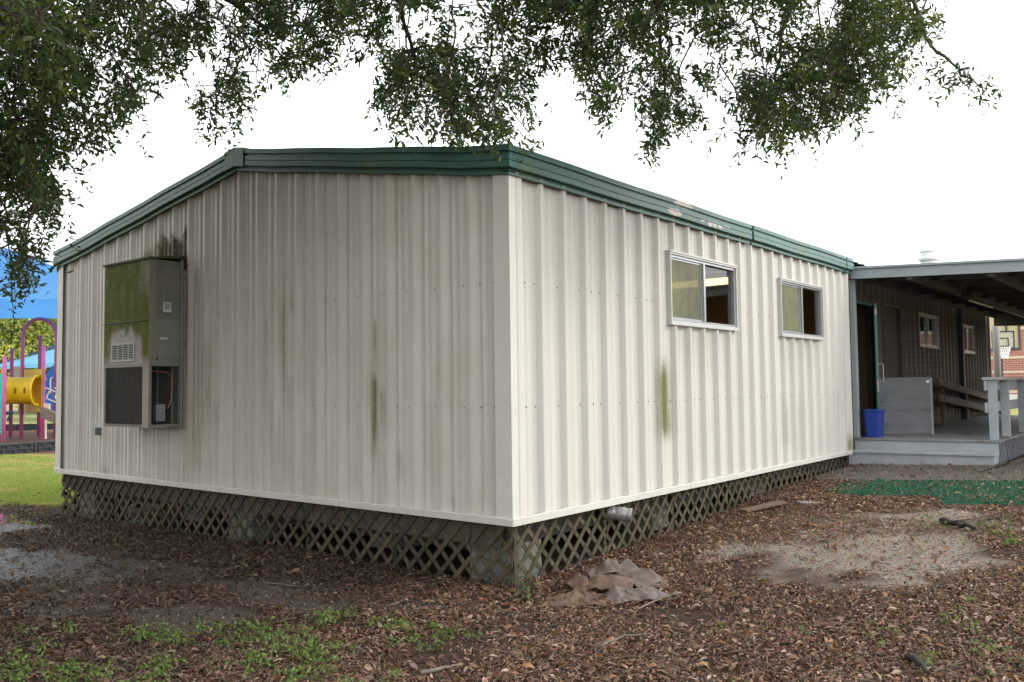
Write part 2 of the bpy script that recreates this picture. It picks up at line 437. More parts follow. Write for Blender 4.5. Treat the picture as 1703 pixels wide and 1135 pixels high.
def corr_wall(name, length, place, ztop, holes=(), paint=None, start=0., z0=ZT+.02, dirt=.25, m=None, prof=None):
    ex = [h[i] for h in holes for i in (0, 1)]
    s, d = profile(length, ex, start, prof)
    zr = list(np.arange(z0, EAVE-.001, .055))+[EAVE]
    for h in holes:
        zr = [z for z in zr if min(abs(z-h[2]), abs(z-h[3])) > .012]+[h[2], h[3]]
    zr = np.array(sorted(zr)); zt = ztop(s)
    up = np.linspace(0, 1, 10)[1:]
    Z = np.concatenate([np.repeat(zr[:, None], len(s), 1), EAVE+up[:, None]*(zt-EAVE)[None]], 0)
    S = np.repeat(s[None], len(Z), 0); D = np.repeat(d[None], len(Z), 0)
    v = place(S.ravel(), D.ravel(), Z.ravel())
    nx = len(s); ny = len(Z)
    i = (np.arange(ny-1)[:, None]*nx+np.arange(nx-1)[None]); keep = np.ones(i.shape, bool)
    sc = (s[1:]+s[:-1])/2; zc = (Z[1:, :-1]+Z[:-1, :-1])/2
    for h in holes: keep &= ~((sc[None] > h[0]) & (sc[None] < h[1]) & (zc > h[2]) & (zc < h[3]))
    i = i[keep]; f = np.stack([i, i+1, i+1+nx, i+nx], 1)
    al, ru = paint(S.ravel(), Z.ravel()) if paint else (np.zeros(S.size), np.zeros(S.size))
    return mesh_obj(name, v, f, m or M_side, bld, attrs=dict(algae=al, rust=ru, dirt=np.full(S.size, dirt)))
def blob(s, z, s0, z0, a, b, p=2): return np.exp(-np.abs((s-s0)/a)**p-np.abs((z-z0)/b)**p)
def streak(s, z, s0, zt, zb, w, k):
    t = (zt-z)/(zt-zb); return k*np.exp(-((s-s0)/w)**2)*sstep(-.03, .12, t)*sstep(1.0, .35, t)
WIN = [(2.415, 3.905, 2.125, 2.770), (5.172, 6.625, 2.115, 2.755)]
def paint_end(s, z):
    x = -s
    al = np.zeros(len(s)); ru = np.zeros(len(s))
    for px, y0, y1, w, k in ((621, 620, 810, .035, 1.15), (636, 645, 735, .028, .95), (578, 675, 725, .02, .5), (663, 750, 812, .02, .4), (751, 828, 848, .022, .7),
                             (471, 490, 740, .03, 1.0), (485, 492, 530, .03, .5), (622, 530, 640, .015, .5), (558, 580, 600, .015, .6), (480, 620, 760, .03, .45),
                             (390, 560, 770, .03, .3), (520, 600, 780, .02, .3), (577, 555, 700, .015, .3), (345, 560, 770, .05, .35), (327, 440, 560, .03, .4), (836, 385, 430, .02, .6),
                             (410, 470, 700, .03, .25), (440, 520, 760, .04, .25), (690, 480, 600, .02, .2), (730, 600, 700, .02, .25)):
        a = onplane(px, y0, 1, -.01); b = onplane(px, y1, 1, -.01)
        al += streak(s, z, -a[0], a[2], b[2], w, k)
    u = fbm(x*14, z*2.2, 4, 3); n = fbm(x*3, z*1.2, 14, 3)
    # growth above and beside the air conditioner
    hh = 2.97+(.10+.24*fbm(x*16, x*0, 2, 2))*sstep(-5.6, -4.9, x)
    ab = sstep(-5.55, -5.2, x)*sstep(-4.36, -4.42, x)*sstep(hh+.03, hh-.08, z)*(z > 2.8)
    al += 1.2*ab*(.5+.9*u); ru += 1.5*ab*sstep(-5.05, -4.85, x)*(.35+u)
    ru += 1.0*sstep(-4.43, -4.41, x)*sstep(-4.33, -4.36, x)*sstep(3.05, 2.9, z)*sstep(.95, 2.4, z)
    al += .28*sstep(-4.46, -4.4, x)*sstep(-3.3, -4.3, x)*sstep(3.2, 2.5, z)*n
    al += .18*sstep(.45, .7, n)*sstep(2.6, 1.2, z)
    ru += .5*blob(s, z, 6.18, .58, .12, .05)+.35*blob(s, z, 5.2, .56, .5, .03)*u
    al += .45*sstep(top(x)-.12, top(x)-.02, z)*u
    return al, ru
def paint_long(s, z):
    n = fbm(s*12, z*2, 6, 3)
    al = 2.0*np.exp(-((s-2.29)/.115)**2)*sstep(1.85, 1.5, z)*sstep(.92, 1.15, z)*(.5+n)
    al += .4*np.exp(-((s-5.3)/.12)**2)*sstep(1.5, 1.1, z)*sstep(.7, .85, z)+.3*np.exp(-((s-5.75)/.1)**2)*sstep(1.5, 1.1, z)
    al += 1.1*blob(s, z, 7.68, .62, .12, .14)
    al += .22*sstep(EAVE-.09, EAVE-.0, z)
    rr_ = np.random.default_rng(5); ru = 0*s
    for _ in range(26):
        s0 = .3+round(rr_.uniform(0, 24))*.305; zt = (1.36, 2.30)[rr_.integers(0, 2)]; ru = ru+streak(s, z, s0, zt, zt-rr_.uniform(.08, .4), .018, rr_.uniform(.1, .32))
    for h in WIN:
        al = al+.30*fbm(s*20, s*0, 8, 2)*sstep(h[0]-.05, h[0]+.05, s)*sstep(h[1]+.05, h[1]-.05, s)*sstep(h[2]+.02, h[2]-.02, z)*sstep(h[2]-.7, h[2]-.1, z)
    ru = ru+.35*sstep(EAVE-.05, EAVE, z)+.25*blob(s, z, 3.6, .53, 3, .02)*n
    return al, ru
corr_wall('wall', W, lambda s, d, z: np.stack([-s, -d, z], 1), lambda s: top(-s), paint=paint_end, start=.11, dirt=1., prof=PROF2)
corr_wall('wall', LP, lambda s, d, z: np.stack([d, s, z], 1), lambda s: 0*s+EAVE+.08, holes=WIN, paint=paint_long, start=.115)
RX = -.10                                     # wall plane under the porch
PWIN = [(12.0-LP, 13.4-LP, 2.18, 2.74), (15.35-LP, 16.7-LP, 2.15, 2.70), (8.30-LP, 9.22-LP, ZT+.02, 2.70), (9.85-LP, 10.80-LP, ZT+.02, 2.76)]
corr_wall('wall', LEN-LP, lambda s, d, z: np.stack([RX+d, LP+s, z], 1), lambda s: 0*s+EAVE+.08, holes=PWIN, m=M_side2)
corr_wall('wall', LEN, lambda s, d, z: np.stack([-W-d, LEN-s, z], 1), lambda s: 0*s+EAVE+.08)
corr_wall('wall', W, lambda s, d, z: np.stack([-W+s, LEN+d, z], 1), lambda s: top(-W+s))
# screws in rows
sc = MB()
def screw(p, n):
    n = np.array(n, float); a = np.cross(n, (0, 0, 1)); sc.tube([np.array(p)-n*.002, np.array(p)+n*.005], .006, 6)
for z in (1.36, 2.30):
    k = 0
    while k*PER < W-.2:
        s0 = .115+.11+k*PER; screw((-s0+.075, -.001, z+.006*random.random()), (0, -1, 0))
        if k % 3 == 0: screw((-s0-.06, -.001, z), (0, -1, 0))
        k += 1
    k = 0
    while k*PER < LP-.3:
        s0 = .115+.11+k*PER
        if not any(h[0]-.03 < s0 < h[1]+.03 and h[2]-.02 < z < h[3]+.02 for h in WIN): screw((.001, s0+.075, z), (1, 0, 0))
        if k % 3 == 0 and not any(h[0]-.03 < s0+.02 < h[1]+.03 and h[2]-.02 < z < h[3]+.02 for h in WIN): screw((.001, s0-.04, z), (1, 0, 0))
        k += 1
so = sc.build('screw', simple('screw_head', (.16, .15, .13), .5, .3), bld); so['kind'] = 'stuff'

# corner and base trim
mb = MB()
mb.box(-.115, -.040, ZT+.05, .040, -.036, EAVE+.02); mb.box(.036, -.036, ZT+.05, .040, .115, EAVE+.02)
mb.build('corner_trim', M_trim, bld)
mb = MB(); mb.box(-W-.040, -.040, ZT+.05, -W+.10, -.036, EAVE); mb.box(-W-.040, -.036, ZT+.05, -W-.036, .10, EAVE); mb.build('corner_trim', M_trim, bld)
mb = MB(); mb.box(-.06, LP-.004, ZT, .036, LP, EAVE); mb.build('corner_trim', simple('rusty_edge', (.10, .055, .03), .8, var=.3), bld)
def trim_strip(p, q, nrm):
    """base trim with slightly irregular top edge, split in lengths"""
    p = np.array(p, float); q = np.array(q, float); d = q-p; l = np.linalg.norm(d); d /= l; n = np.array(nrm, float)
    k = 0.
    while k < l-.01:
        e = min(l, k+2.75); mb = MB()
        a, b = p+d*(k+.003), p+d*(e-.003)
        m = 24; vs = []; fs = []
        for i in range(m+1):
            c = a+(b-a)*i/m; w = .004*math.sin(i*2.1+k)+.003*random.random()
            for o, z in ((.012, ZT+.003), (.052, ZT), (.055+w*.3, ZT+.05+w), (.044+w, ZT+.056+w), (.012, ZT+.05)): vs.append(c+n*o+np.array((0, 0, z)))
        for i in range(m):
            for j in range(5): fs.append((i*5+j, (i+1)*5+j, (i+1)*5+(j+1) % 5, i*5+(j+1) % 5))
        fs += [(0, 1, 2, 3, 4), tuple(m*5+j for j in (4, 3, 2, 1, 0))]
        mb.add(vs, fs); mb.build('base_trim', M_trim, bld)
        k += 2.75
trim_strip((-W-.05, 0, 0), (.053, 0, 0), (0, -1, 0)); trim_strip((0, -.05, 0), (0, LP-.13, 0), (1, 0, 0))
trim_strip((-W, -.05, 0), (-W, LEN, 0), (-1, 0, 0))

# fascia, swept round the eaves
FP = [(0., .20), (.085, .195), (.087, .150), (.070, .144), (.068, .128), (.084, .124), (.085, .082), (.079, .079), (.085, .075), (.086, .030), (.080, .026), (.045, .024), (.040, .012), (.040, -.002), (.058, -.003), (.058, -.020), (.036, -.022)]
def fascia(pathfn, stations, peel=None, name='fascia'):
    n = len(FP); vs = []; pe = []
    for t in stations:
        for o, z in FP:
            vs.append(pathfn(t, o, z)); pe.append(0 if peel is None else peel(t, z))
    fs = [(i*n+j, (i+1)*n+j, (i+1)*n+j+1, i*n+j+1) for i in range(len(stations)-1) for j in range(n-1)]
    fs += [tuple(range(n))[::-1], tuple((len(stations)-1)*n+j for j in range(n))]
    return mesh_obj(name, np.array(vs), fs, M_green, bld, attrs=dict(peel=np.array(pe, float)))
def gab(y0, sg):
    def f(t, o, z):
        x = t
        if t >= 0: x = o
        elif t <= -W: x = -W-o
        return (x, y0+sg*o, float(top(t))+z+.004*math.sin(t*5))
    return f
gst = sorted(set([0, -W, XR-.12, XR+.12, XR]+[-k*.4 for k in range(1, 18)]))
fascia(gab(0, -1), gst, lambda t, z: 0); fascia(gab(LEN, 1), gst)
def peel_long(t, z):
    v = 0
    for c, w, zc, zw in ((2.62, .25, .17, .04), (2.45, .18, .06, .04), (3.62, .14, .10, .025), (3.25, .4, .055, .03), (5.1, .15, .06, .02)):
        v = max(v, math.exp(-((t-c)/w)**4)*math.exp(-((z-zc)/zw)**2))
    return v
def eav(x0, sg, e):
    def f(t, o, z):
        y = -o if t <= 0 else (LEN+o if t >= LEN else t)
        return (x0+sg*o, y, EAVE+z+.003*math.sin(t*3.1))
    return f
st1 = list(np.arange(0, 4.30, .06)); st2 = list(np.arange(4.305, 7.55, .1)); st3 = [7.56, 7.7, LP+.09]
fascia(eav(0, 1, 0), st1, peel_long); fascia(eav(.004, 1, 0), st2, peel_long); fascia(eav(.0, 1, 0), st3, peel_long)
fascia(eav(-W, -1, 0), list(np.linspace(0, LEN, 30)))
# ridge cover plate
mb = MB(); vs = []
for x in (XR-.16, XR, XR+.16):
    for o, z in ((.0, .212), (.094, .207), (.094, .02), (.05, .02)): vs.append((x, -o, float(top(x))+z))
mb.add(vs, [(i*4+j, i*4+j+1, (i+1)*4+j+1, (i+1)*4+j) for i in range(2) for j in range(3)]); rc = mb.build('ridge_cap', M_green, bld, attrs=dict(peel=np.zeros(12)))
# roof sheets
mb = MB()
for y0, y1 in ((0, LEN),):
    mb.add([(0, y0, EAVE+.19), (0, y1, EAVE+.19), (XR, y1, EAVE+RISE+.19), (XR, y0, EAVE+RISE+.19), (-W, y0, EAVE+.19), (-W, y1, EAVE+.19)], [(0, 1, 2, 3), (3, 2, 5, 4)])
for k in range(60):
    y = .15+k*.305
    if y > LEN-.1: break
    mb.bar((-.02, y, EAVE+.198), (XR, y, EAVE+RISE+.198), .04, .03); mb.bar((-W+.02, y, EAVE+.198), (XR, y, EAVE+RISE+.198), .04, .03)
mb.build('roof', M_roof, bld)
# floor frame, ceiling, interior
mb = MB(); mb.box(-W+.03, .03, .32, -.13, LEN-.03, ZT+.015)
for k in range(12): mb.box(-W+.1, .3+k*1.6, .2, -.2, .38+k*1.6, .32)
mb.build('floor', simple('floor_underside', (.07, .06, .05), .9), bld)
mb = MB(); mb.box(-W+.02, .02, 3.02, -.14, LEN-.02, 3.06); mb.build('ceiling', M_ceil, bld)
mb = MB(); mb.box(-3.2, .1, ZT+.02, -3.1, LEN-.1, 3.02); mb.box(-3.09, 7.9, ZT+.02, -.16, 7.98, 3.02); mb.box(-1.6, 9.5, ZT+.02, -.16, 9.58, 3.02)
mb.build('interior_wall', M_intr, bld)

# piers of blocks
def pier(x, y, rows=3):
    mb = MB(); z = float(g0(x, y))-.1; hgt = (.32-z)/rows
    for k in range(rows):
        for j in range(2):
            if k % 2: mb.box(x-.2, y-.2+j*.2, z+k*hgt, x+.2, y-.005+j*.2, z+(k+1)*hgt-.006)
            else: mb.box(x-.2+j*.2, y-.2, z+k*hgt, x-.005+j*.2, y+.2, z+(k+1)*hgt-.006)
    mb.build('pier', M_block, bld)
for x, y in ((-.33, .33), (-3.6, .33), (-7.0, .4), (-2.0, .8), (-5.4, .9), (-.4, 2.6), (-.4, 4.9), (-.4, 7.2), (-3.6, 3.), (-7, 3.2), (-3.6, 6)): pier(x, y)

# lattice
def clip(poly, a, b, c):
    out = []
    for i in range(len(poly)):
        p, q = poly[i], poly[(i+1) % len(poly)]
        dp, dq = a*p[0]+b*p[1]-c, a*q[0]+b*q[1]-c
        if dp <= 0: out.append(p)
        if (dp < 0) != (dq < 0) and dp != dq:
            t = dp/(dp-dq); out.append((p[0]+t*(q[0]-p[0]), p[1]+t*(q[1]-p[1])))
    return out
def lattice(s0, s1, zb0, zb1, ztop, fn, parent, mats, pitch=.172, w=.037, name='lattice_skirt', broken=0., lay=(0., .009, .018)):
    mb = MB()
    def zb(s): return zb0+(zb1-zb0)*(s-s0)/(s1-s0)
    k_ = (zb1-zb0)/(s1-s0)
    for layer, sg in ((0, 1), (1, -1)):
        off = random.random()*pitch
        c = s0-2
        while c < s1+2:
            if random.random() >= broken:
                hw = w/2*math.sqrt(2); z0, z1 = min(zb0, zb1)-.05, ztop+.05
                j = random.uniform(-.006, .006)
                cc = c+off
                p = [(cc-hw+sg*0, z0), (cc+hw, z0), (cc+hw+sg*(z1-z0)+j, z1), (cc-hw+sg*(z1-z0)+j, z1)]
                if sg < 0: p = [(x+(z1-z0), y) for x, y in p]
                p = clip(p, -1, 0, -s0); p = clip(p, 1, 0, s1) if len(p) > 2 else p
                p = clip(p, 0, 1, ztop) if len(p) > 2 else p
                p = clip(p, k_, -1, k_*s0-zb0) if len(p) > 2 else p
                if len(p) > 2:
                    mb.cur = random.random() < .35 and 1 or 0
                    mb.prism(p, fn, lay[layer], lay[layer+1]-.0008+random.uniform(-.0004, .0004))
            c += pitch
    # edge boards
    mb.cur = 1
    return mb.build(name, mats, parent)
LM = [M_lat, M_lat2]
def fn_end(u, v, t): return (u, .014+t, v)
seams = [-7.30, -5.95, -4.9, -3.62, -2.42, -1.28, -.42, -.012]
for a, b in zip(seams, seams[1:]):
    lattice(a+.004, b-.004, float(g0(a, 0))-.07, float(g0(b, 0))-.07, ZT+.004+.01*random.random(), fn_end, bld, LM)
def fn_long(u, v, t): return (-.014-t, u, v)
ys = [.022, 1.3, 2.5, 3.7, 4.9, 6.1, 7.3, 7.74]
for a, b in zip(ys, ys[1:]):
    lattice(a+.004, b-.004, float(g0(-.02, a))-.06, float(g0(-.02, b))-.06, ZT+.004, fn_long, bld, LM)
def fn_left(u, v, t): return (-W+.014+t, u, v)
for a, b, br in ((.03, 1.1, .1), (1.1, 2.3, 1.), (2.3, 3.4, .75), (3.4, 5.8, .3), (5.8, 12, .1), (12, 18.2, 0)):
    if br < 1: lattice(a, b, -.2, -.2, ZT, fn_left, bld, LM, broken=br)
for x in (-.03, -1.28, -2.42, -4.9, -5.95): mb = MB(); mb.box(x-.02, .036, -.1, x+.02, .075, ZT); mb.build('skirt_stud', M_lat2, bld)
for y in (.1, 1.3, 2.5, 3.7, 4.9, 6.1): mb = MB(); mb.box(-.075, y-.02, -.1, -.036, y+.02, ZT); mb.build('skirt_stud', M_lat2, bld)

# windows
def window(y0, y1, z0, z1, xw, scr=True):
    def fn(u, v, t): return (xw+t, u, v)
    m = (y0+y1)/2-.02
    mb = MB(); mb.frame(fn, y0-.006, z0-.018, y1+.006, z1+.018, .018, -.05, .048)
    mb.prism([(y0-.015, z1+.018), (y1+.015, z1+.018), (y1+.015, z1+.036), (y0-.015, z1+.036)], fn, -.01, .056)
    mb.prism([(y0-.015, z0-.040), (y1+.015, z0-.040), (y1+.015, z0-.018), (y0-.015, z0-.018)], fn, -.01, .060)
    w = mb.build('window', M_frame, bld, bevel=.002)
    mb = MB(); mb.frame(fn, y0+.012, z0, y1-.012, z1, .024, -.03, .030)
    mb.prism([(m-.018, z0+.022), (m+.018, z0+.022), (m+.018, z1-.022), (m-.018, z1-.022)], fn, -.03, .040)
    mb.build('frame', M_alu, w, bevel=.0015)
    for a, b, x in ((y0+.04, m-.018, -.005), (m+.018, y1-.04, -.012)):
        mb = MB(); mb.prism([(a, z0+.022), (b, z0+.022), (b, z1-.022), (a, z1-.022)], fn, x, x+.004); mb.build('pane', M_glass, w)
    if scr:
        mb = MB(); a, b = y0+.044, m-.022
        mb.prism([(a+.02, z0+.04), (b-.02, z0+.04), (b-.02, z1-.04), (a+.02, z1-.04)], fn, .006, .008); mb.build('insect_screen', M_screen, w)
        mb = MB(); mb.frame(fn, a, z0+.024, b, z1-.024, .018, .002, .014); mb.build('screen_frame', M_alu, w)
for h in WIN: window(*h, 0.)
for h in PWIN[:2]: window(h[0]+LP, h[1]+LP, h[2], h[3], RX, False)
lamp = thing('ceiling_lamp', (-1.6, 6.2, 2.9), 'lit fluorescent ceiling lamp glowing yellow inside, seen through the larger window', 'lamp')
M_tubeon = emit('lit_tube', (1., .70, .25), 1.6)
mb = MB(); mb.box(-2.3, 6.0, 2.965, -1.0, 6.3, 3.015); mb.build('housing', M_white, lamp)
mb = MB(); mb.box(-2.25, 6.04, 2.90, -1.05, 6.10, 2.962); mb.box(-2.25, 6.2, 2.90, -1.05, 6.26, 2.962); mb.build('tube', M_tubeon, lamp)

# doors under the porch
mb = MB()
def fnr(u, v, t): return (RX+t, u, v)
mb.frame(fnr, 8.26, ZT, 9.26, 2.745, .045, -.06, .05); df = mb.build('door_frame', M_teal, bld)
mb = MB(); a = math.radians(19); hx, hy = RX+.03, 9.20; ex = np.array([math.sin(a), -math.cos(a), 0]); nx_ = np.array([math.cos(a), math.sin(a), 0])
c0 = np.array([hx, hy, 0])
mb.obox(c0+ex*.44+np.array([0, 0, 1.70]), ex*.44, nx_*.022, (0, 0, .98)); door = mb.build('door', [M_teal], bld, bevel=.003)
mb = MB(); e = c0+ex*.883
mb.obox(e+np.array([0, 0, 1.45]), ex*.003, nx_*.012, (0, 0, .08)); mb.obox(e+np.array([0, 0, 2.55]), ex*.004, nx_*.016, (0, 0, .05)); mb.obox(e+np.array([0, 0, 2.0]), ex*.0015, nx_*.0025, (0, 0, .5))
mb.build('lock', M_chrome, door)
mb = MB(); p = c0+ex*.80+nx_*.022
mb.tube([p+np.array([0, 0, 1.52]), p+nx_*.06+np.array([0, 0, 1.52]), p+nx_*.06+np.array([0, 0, 1.78]), p+np.array([0, 0, 1.78])], .010, 8); mb.build('handle', M_chrome, door)
mb = MB(); mb.obox(c0+ex*.44-nx_*.024+np.array([0, 0, 1.7]), ex*.42, nx_*.002, (0, 0, .95)); mb.build('inner_face', M_brown, door)
mb = MB(); mb.box(RX-.05, 9.85, ZT+.02, RX-.005, 10.80, 2.76); d2 = mb.build('door', simple('dark_brown_door', (.035, .028, .024), .6, var=.2), bld)
d2['label'] = 'closed dark brown door'
mb = MB(); mb.frame(fnr, 9.81, ZT, 10.84, 2.80, .04, -.004, .045); mb.build('door_frame', M_beam, bld)
mb = MB(); mb.box(RX+.036, 15.18, ZT, RX+.12, 15.30, EAVE-.05); mb.build('downspout', M_black, bld)

# ------------------------------------------------------------------ air conditioner on the end wall
ac = thing('air_conditioner', (-4.93, -.02, 1.136), 'tall beige wall mounted air conditioner streaked with green algae on the end wall', 'air conditioner')
def acmat(name, c, gx, amt):
    m, nt, b, o = mat(name); co = coords(nt); n = noise(nt, coords(nt, (1, 1, .35)), 7, 5); n2 = noise(nt, co, 50, 3); n1 = noise(nt, co, 3, 4)
    col = mix(nt, ramp(nt, n1, .3, .7), tuple(v*.82 for v in c), c)
    al = attr(nt, 'algae').outputs['Fac']
    f = val(nt, 'MULTIPLY', al, val(nt, 'ADD', .72, val(nt, 'MULTIPLY', ramp(nt, val(nt, 'ADD', val(nt, 'MULTIPLY', n, .6), val(nt, 'MULTIPLY', n2, .4)), .38, .62), .55)))
    col = mix(nt, val(nt, 'MINIMUM', f, .97), col, gx); L(nt, col, b.inputs['Base Color']); b.inputs['Roughness'].default_value = .75; b.inputs['Specular IOR Level'].default_value = .15
    return m
M_ac = acmat('ac_beige_paint', (.42, .39, .34), (.090, .100, .008), 1)
M_acg = acmat('ac_grey_side', (.27, .26, .235), (.07, .075, .03), 1)
def gridpanel(name, u0, u1, v0, v1, fn, m, alg, parent, th=.006, n=28):
    us = np.linspace(u0, u1, n); vs = np.linspace(v0, v1, n*2)
    U, V = np.meshgrid(us, vs); pts = np.array([fn(u, v, th) for u, v in zip(U.ravel(), V.ravel())])
    i = (np.arange(2*n-1)[:, None]*n+np.arange(n-1)[None]).ravel(); f = [tuple(r) for r in np.stack([i, i+1, i+1+n, i+n], 1)]
    k = len(pts); back = [fn(u, v, 0) for u, v in ((u0, v0), (u1, v0), (u1, v1), (u0, v1))]
    fr = [0, n-1, (2*n-1)*n+n-1, (2*n-1)*n]
    pts = np.concatenate([pts, np.array(back)])
    f += [(k+1, k, fr[0], fr[1]), (k+2, k+1, fr[1], fr[2]), (k+3, k+2, fr[2], fr[3]), (k, k+3, fr[3], fr[0])]
    a = np.concatenate([alg(U.ravel(), V.ravel()), np.zeros(4)])
    return mesh_obj(name, pts, f, m, parent, attrs=dict(algae=a))
AX0, AX1, AY, AZ0, AZ1 = -5.40, -4.455, -.385, 1.136, 2.90
def acf(u, v, t): return (u, AY-t, v)
def acs(u, v, t): return (AX1+t, -u, v)
ZL, ZM = 1.79, 2.25
mb = MB()
# cabinet shell: back and cheeks, leaving the coil bay open
mb.box(AX0, AY, ZL-.02, AX1, -.002, AZ1-.02); mb.box(AX0, AY+.36, AZ0, AX1, -.002, ZL-.02)
mb.box(AX0, AY, AZ0, AX1, AY+.36, AZ0+.03)
for x in (AX0, AX1-.03): mb.box(x, AY, AZ0+.03, x+.03, AY+.03, ZL-.02)
mb.box(AX0, AY+.03, AZ0+.03, AX0+.02, AY+.36, ZL-.02); mb.box(AX1-.03, AY+.33, AZ0+.03, AX1, AY+.36, ZL-.02)
cab = mb.build('cabinet', M_acg, ac, attrs=dict(algae=np.full(len(mb.v), .15)))
mb = MB(); mb.add([(AX0-.02, AY-.02, AZ1-.02), (AX1+.02, AY-.02, AZ1-.02), (AX1+.02, .0, AZ1+.02), (AX0-.02, .0, AZ1+.02), (AX0-.02, AY-.02, AZ1+.002), (AX1+.02, AY-.02, AZ1+.002), (AX1+.02, 0., AZ1+.05), (AX0-.02, 0., AZ1+.05)],
    [(0, 3, 2, 1), (4, 5, 6, 7), (0, 1, 5, 4), (1, 2, 6, 5), (2, 3, 7, 6), (3, 0, 4, 7)])
mb.build('lid', M_acg, ac, attrs=dict(algae=np.full(8, .9)))
nz = lambda u, v: fbm(u*5, v*3, 31, 4)
gridpanel('front_panel', AX0, AX1, ZM+.006, AZ1-.025, acf, M_ac, lambda u, v: np.clip(.95-.55*sstep(-4.75, -4.5, u)*sstep(2.3, 2.8, v)+.35*(nz(u, v)-.5), 0, 1), ac)
gridpanel('front_panel', AX0, AX1, ZL, ZM-.006, acf, M_ac, lambda u, v: np.clip(1.15*np.maximum(sstep(-5.22, -5.36, u+.1*(nz(u*3, v*.6)-.5)), sstep(-4.64, -4.53, u+.12*(nz(u*3, v*.6)-.5)))*sstep(1.74, 1.95, v)+1.0*sstep(2.06, 2.20, v+.18*(nz(u*4, v*.3)-.5)), 0, 1), ac)
mb = MB(); mb.frame(acf, -5.22, 1.83, -4.73, 2.03, .018, .006, .018)
for k in range(9):
    z = 1.852+k*.0185; mb.prism([(-5.20, z), (-4.75, z), (-4.75, z+.007), (-5.20, z+.007)], acf, .007, .018)
for k in range(3): x = -5.09+k*.113; mb.prism([(x, 1.848), (x+.012, 1.848), (x+.012, 2.012), (x, 2.012)], acf, .0065, .015)
mb.build('louver', simple('louver_paint', (.42, .41, .38), .5, var=.1), ac)
mb = MB(); mb.prism([(-5.20, 1.848), (-4.75, 1.848), (-4.75, 2.012), (-5.20, 2.012)], acf, .0062, .0066); mb.build('louver_opening', M_dark, ac)
mb = MB(); mb.prism([(-5.03, 2.10), (-4.93, 2.10), (-4.93, 2.17), (-5.03, 2.17)], acf, .0062, .010); mb.build('badge', simple('badge', (.10, .11, .10), .4), ac)
# coil grille
mb = MB(); mb.prism([(AX0+.03, AZ0+.035), (AX1-.12, AZ0+.035), (AX1-.12, ZL-.025), (AX0+.03, ZL-.025)], acf, -.03, -.025)
for k in range(46):
    z = AZ0+.045+k*.0128; mb.prism([(AX0+.03, z), (AX1-.12, z), (AX1-.12, z+.003), (AX0+.03, z+.003)], acf, -.012, -.004)
for k in range(30):
    x = AX0+.045+k*.026; mb.prism([(x, AZ0+.04), (x+.002, AZ0+.04), (x+.002, ZL-.03), (x, ZL-.03)], acf, -.004, -.001)
mb.build('coil_grille', simple('coil', (.065, .056, .05), .6, .2, var=.35, sc=8, c2=(.16, .15, .13), thr=(.62, .8)), ac)
mb = MB(); mb.prism([(AX1-.12, AZ0), (AX1, AZ0), (AX1, ZL-.004), (AX1-.12, ZL-.004)], acf, 0, .005); mb.prism([(AX0, ZL-.022), (AX1-.12, ZL-.022), (AX1-.12, ZL-.004), (AX0, ZL-.004)], acf, 0, .005)
mb.build('grille_frame', M_ac, ac, attrs=dict(algae=np.full(len(mb.v), .1)))
mb = MB(); mb.prism([(AX0, ZM-.006), (AX1, ZM-.006), (AX1, ZM+.006), (AX0, ZM+.006)], acf, 0, .014); mb.build('seam_strip', M_acg, ac, attrs=dict(algae=np.full(8, .6)))
# right-hand side: panels, opening, label, conduit
gridpanel('side_panel', .04, .14*0+.30, 2.30, 2.83, acs, M_acg, lambda u, v: np.clip(.55*sstep(.30, .0, u*0+.15)+.5*(nz(u*3, v)-.35), 0, 1), ac)
gridpanel('side_panel', .05, .27, 2.02, 2.26, acs, M_acg, lambda u, v: .1+0*u, ac)
gridpanel('side_panel', .04, .30, 1.86, 2.01, acs, M_acg, lambda u, v: .08+0*u, ac)
mb = MB(); mb.frame(acs, .03, 2.275, .31, 2.86, .012, 0, .010); mb.build('panel_edge', M_acg, ac, attrs=dict(algae=np.full(len(mb.v), .2)))
mb = MB(); mb.prism([(.15, 2.335), (.24, 2.335), (.24, 2.44), (.15, 2.44)], acs, .0062, .007); lb = mb.build('label', simple('label_paper', (.55, .55, .53), .6, var=.1), ac)
mb = MB()
for k, (a, b) in enumerate(((.165, .225), (.16, .21), (.17, .23))): mb.prism([(a, 2.415-k*.022), (b, 2.415-k*.022), (b, 2.425-k*.022), (a, 2.425-k*.022)], acs, .0072, .0076)
mb.build('print', M_dark, lb)
mb = MB(); mb.prism([(.19, 2.05), (.27, 2.05), (.27, 2.068), (.19, 2.068)], acs, .0062, .008); mb.build('label', simple('label_strip', (.6, .6, .58), .6), ac)
mb = MB(); mb.tube([(AX1+.001, -.30, 1.845), (AX1+.004, -.30, 1.845)], .012, 10); mb.build('knockout', M_dark, ac)
mb = MB()
for k in range(44): z = AZ0+.05+k*.0133; mb.bar((AX1-.012, -.33, z), (AX1-.012, -.05, z), .002, .002)
mb.build('side_grille', M_black, ac)
mb = MB()
mb.tube([(AX1-.10, -.30, 1.72), (AX1-.10, -.13, 1.71), (AX1-.10, -.08, 1.66), (AX1-.10, -.08, 1.42), (AX1-.10, -.12, 1.33), (AX1-.10, -.22, 1.32)], .007, 8)
mb.build('copper_pipe', simple('copper', (.35, .2, .13), .4, .6), ac)
mb = MB(); mb.box(AX1-.12, -.27, 1.20, AX1-.06, -.17, 1.37); mb.build('control_box', M_alu, ac)
mb = MB(); mb.tube([(AX1+.02, -.035, AZ0-.03), (AX1+.02, -.035, AZ1+.0)], .016, 10)
for z in (1.3, 2.0, 2.7): mb.box(AX1+.0, -.055, z, AX1+.04, -.015, z+.02)
mb.build('conduit', M_acg, ac, attrs=dict(algae=np.full(len(mb.v), .1)))
